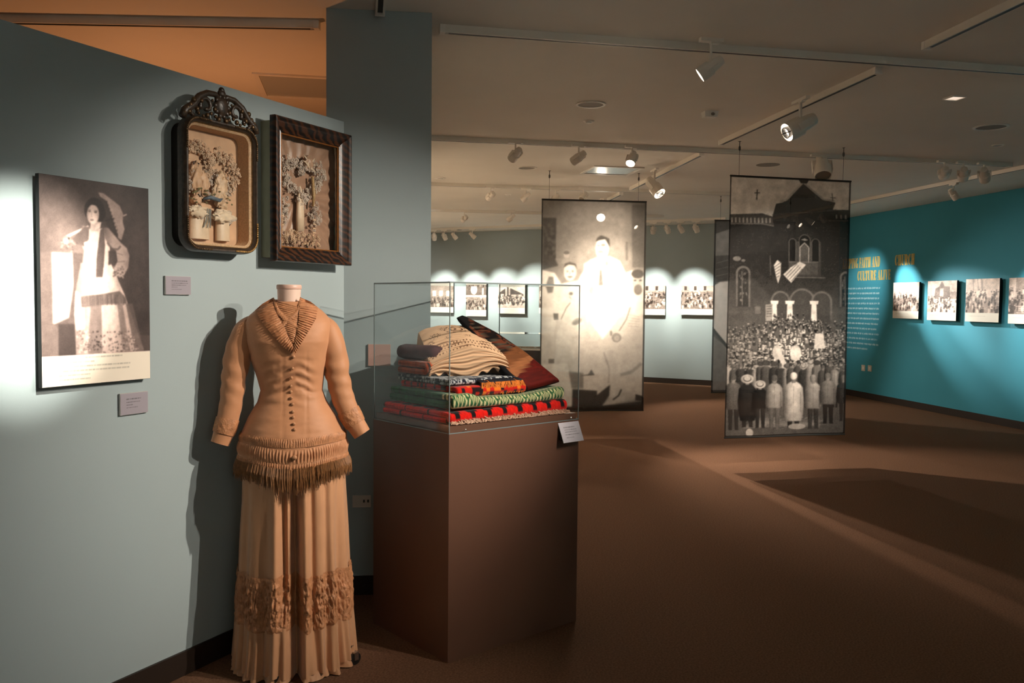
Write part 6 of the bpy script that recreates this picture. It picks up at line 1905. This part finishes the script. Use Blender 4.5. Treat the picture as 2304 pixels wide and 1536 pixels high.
GL = {
 'I': (0.34, stem(0.07)),
 'T': (0.52, [rc(0.16, 0, 0.36, 1), rc(0.10, 0, 0.42, HL), rc(0, 1 - HL, 0.52, 1), [(0, 1), (0, 0.72), (0.04, 0.72), (0.10, 1)], [(0.52, 1), (0.52, 0.72), (0.48, 0.72), (0.42, 1)]]),
 'L': (0.48, stem(0.05) + [rc(0.05, 0, 0.48, HL), [(0.48, 0), (0.48, 0.30), (0.44, 0.30), (0.34, 0)]]),
 'E': (0.50, stem(0.05) + [rc(0.05, 0, 0.48, HL), rc(0.05, 1 - HL, 0.48, 1), rc(0.2, 0.48, 0.40, 0.53), [(0.48, 0), (0.48, 0.28), (0.44, 0.28), (0.34, 0)], [(0.48, 1), (0.48, 0.72), (0.44, 0.72), (0.34, 1)], rc(0.36, 0.38, 0.40, 0.63)]),
 'F': (0.48, stem(0.05) + [rc(0.05, 1 - HL, 0.48, 1), rc(0.2, 0.48, 0.40, 0.53), [(0.48, 1), (0.48, 0.70), (0.44, 0.70), (0.34, 1)], rc(0.36, 0.38, 0.40, 0.63)]),
 'H': (0.64, stem(0.06) + stem(0.38) + [rc(0.2, 0.48, 0.42, 0.53)]),
 'N': (0.64, [rc(0.06, 0, 0.10, 1), rc(0.54, 0, 0.58, 1), [(0.02, 1), (0.24, 1), (0.58, 0.0), (0.40, 0.0)], rc(0, 0, 0.18, HL), rc(0.46, 1 - HL, 0.64, 1)]),
 'A': (0.60, [[(0.24, 1), (0.38, 1), (0.58, 0), (0.36, 0)], [(0.26, 1), (0.30, 1), (0.09, 0), (0.05, 0)], rc(0.12, 0.28, 0.42, 0.33), rc(0, 0, 0.16, HL), rc(0.30, 0, 0.62, HL)]),
 'V': (0.60, [[(0.04, 1), (0.26, 1), (0.40, 0), (0.26, 0)], [(0.52, 1), (0.56, 1), (0.36, 0), (0.32, 0)], rc(0, 1 - HL, 0.30, 1), rc(0.44, 1 - HL, 0.62, 1)]),
 'K': (0.62, stem(0.05) + [[(0.24, 0.40), (0.54, 1), (0.49, 1), (0.22, 0.46)], [(0.28, 0.56), (0.40, 0.62), (0.62, 0), (0.38, 0)], rc(0.42, 1 - HL, 0.62, 1)]),
 'P': (0.54, stem(0.05) + [bowl(0.2, 0.54, 0.44, 1.0)]),
 'R': (0.60, stem(0.05) + [bowl(0.2, 0.54, 0.46, 1.0), [(0.28, 0.50), (0.42, 0.50), (0.60, 0), (0.40, 0)]]),
 'D': (0.58, stem(0.05) + [bowl(0.2, 0.58, 0.0, 1.0)]),
 'U': (0.60, [rc(0.05, 0.20, 0.25, 1), rc(0.50, 0.20, 0.54, 1), rc(0, 1 - HL, 0.30, 1), rc(0.42, 1 - HL, 0.62, 1), [(0.05, 0.25)] + arcp(0.295, 0.22, 0.245, 0.22, 180, 360, 9) + [(0.50, 0.25)] + arcp(0.375, 0.22, 0.125, 0.16, 360, 180, 7)]),
 'C': (0.54, [[(0.46, 0.86)] + arcp(0.27, 0.5, 0.27, 0.5, 60, 300, 14) + [(0.46, 0.14)] + arcp(0.33, 0.5, 0.12, 0.44, 280, 80, 10), rc(0.46, 0.66, 0.50, 1.0), [(0.42, 0.06), (0.52, 0.30), (0.48, 0.32), (0.38, 0.10)]]),
 'G': (0.60, [[(0.46, 0.86)] + arcp(0.27, 0.5, 0.27, 0.5, 60, 300, 14) + [(0.46, 0.14)] + arcp(0.33, 0.5, 0.12, 0.44, 280, 80, 10), rc(0.46, 0.66, 0.50, 1.0), rc(0.38, 0.02, 0.56, 0.42), rc(0.32, 0.40, 0.62, 0.44)]),
}
def heading(words, x_right_px, ytop_px, ybot_px, x_left_px, label, first_visible, lead=''):
    s0, zt_ = WR.sz(x_left_px, ytop_px)
    s1, zb_ = WR.sz(x_right_px, ybot_px)
    zt_ = (WR.sz(x_left_px, ytop_px)[1] + WR.sz(x_right_px, ytop_px)[1]) / 2
    zb_ = (WR.sz(x_left_px, ybot_px)[1] + WR.sz(x_right_px, ybot_px)[1]) / 2
    h = zt_ - zb_
    adv = lambda wd: sum(0.26 if ch == ' ' else GL[ch][0] + 0.06 for ch in wd)
    k = (s1 - s0) / adv(words)
    full = lead + words
    x = -(adv(lead)) * k
    t = thing('wall_heading', label, 'lettering', WR.at(s0, zb_), WR.rot, 'yellow headings on the teal wall')
    for ch in full:
        if ch == ' ':
            x += 0.26 * k
            continue
        w, polys = GL[ch]
        mb = MB()
        for i, pl_ in enumerate(polys):
            mb.prism([(x + a * k, b * h) for a, b in pl_], -0.0030 - 0.00012 * i, -0.0002)
        mb.build('letter', M_YEL, t)
        x += (w + 0.06) * k
    return t
heading('PING FAITH AND', 1980.5, 579, 602, 1911.5, 'yellow heading KEEPING FAITH AND, upper line left on the teal wall', 0, lead='KEE')
heading('CULTURE ALIVE', 2004.5, 608, 630, 1930, 'yellow heading CULTURE ALIVE, lower line on the teal wall', 0)
heading('CHURCH', 2058.5, 572, 596, 2014.5, 'yellow heading CHURCH above the outdoor crowd photograph', 0)
s0, z0_ = WR.sz(1890, 647)
t = thing('wall_paragraph', 'block of pale illegible text lines under the yellow heading on the teal wall', 'lettering', WR.at(s0, 1.0), WR.rot)
rnd = random.Random(77)
for i in range(13):
    y = 648.5 + i * 11.3
    xr = [1980, 1978, 1979, 1980, 1978, 1979, 1980, 1977, 1974, 1979, 1976, 1980, 1957][i]
    a, zt_ = WR.sz(1890, y)
    b, _ = WR.sz(xr, y)
    x = 0.0
    mb = MB()
    zr = WR.sz(1940, y)[1] - 1.0
    while x < b - a:
        w = rnd.uniform(0.02, 0.11)
        xx = x
        while xx < min(x + w, b - a):
            lw_ = rnd.uniform(0.010, 0.017)
            mb.box((xx + lw_ / 2, -0.0012, zr + rnd.uniform(-0.003, 0.003)), (lw_ * 0.8, 0.0016, rnd.uniform(0.022, 0.032)))
            xx += lw_ + 0.004
        x += w + 0.022
    mb.build('text_line', M_PALE, t, kind='stuff')
# ------------------------------------------------------------------ low table vitrine beyond the case
_v = onz(1196, 783, 0.90)
vt = thing('table_vitrine', 'low dark table vitrine with glass lid, glimpsed between textiles and portrait banner', 'display case', (_v[0] - 0.35, _v[1] + 0.15, 0), math.radians(-8))
MB().box((0, 0, 0.45), (1.3, 0.6, 0.86)).build('base_cabinet', M_BASE, vt)
MB().box((0, 0, 0.89), (1.34, 0.64, 0.02)).build('deck', mat('pale_grey_deck', (0.5, 0.48, 0.45), rough=0.6), vt)
for nm_, c_, s_ in [('glass_pane', (0, -0.315, 1.0), (1.32, 0.005, 0.2)), ('glass_pane', (0, 0.315, 1.0), (1.32, 0.005, 0.2)), ('glass_pane', (-0.66, 0, 1.0), (0.005, 0.62, 0.2)), ('glass_pane', (0.66, 0, 1.0), (0.005, 0.62, 0.2)), ('glass_lid', (0, 0, 1.103), (1.33, 0.64, 0.006))]:
    MB().box(c_, s_).build(nm_, M_ACR, vt)
rnd = random.Random(3)
for i in range(6):
    o = MB()
    o.box((0, 0, 0.006), (rnd.uniform(0.12, 0.2), rnd.uniform(0.1, 0.15), 0.012))
    o = o.build('open_booklet', mat('aged_paper', (0.45, 0.33, 0.24), rough=0.8, var=0.3, scale=30), None)
    ca_, sa_ = math.cos(math.radians(-8)), math.sin(math.radians(-8))
    lx, ly = -0.5 + i * 0.2, rnd.uniform(-0.15, 0.15)
    o.location = (_v[0] - 0.35 + ca_ * lx - sa_ * ly, _v[1] + 0.15 + sa_ * lx + ca_ * ly, 0.9005)
    o.rotation_euler = (0, 0, rnd.uniform(-0.15, 0.15))
    tag(o, f'{nm[i]} small old booklet from the left inside the low table vitrine', 'booklet', 'booklets in the table vitrine')
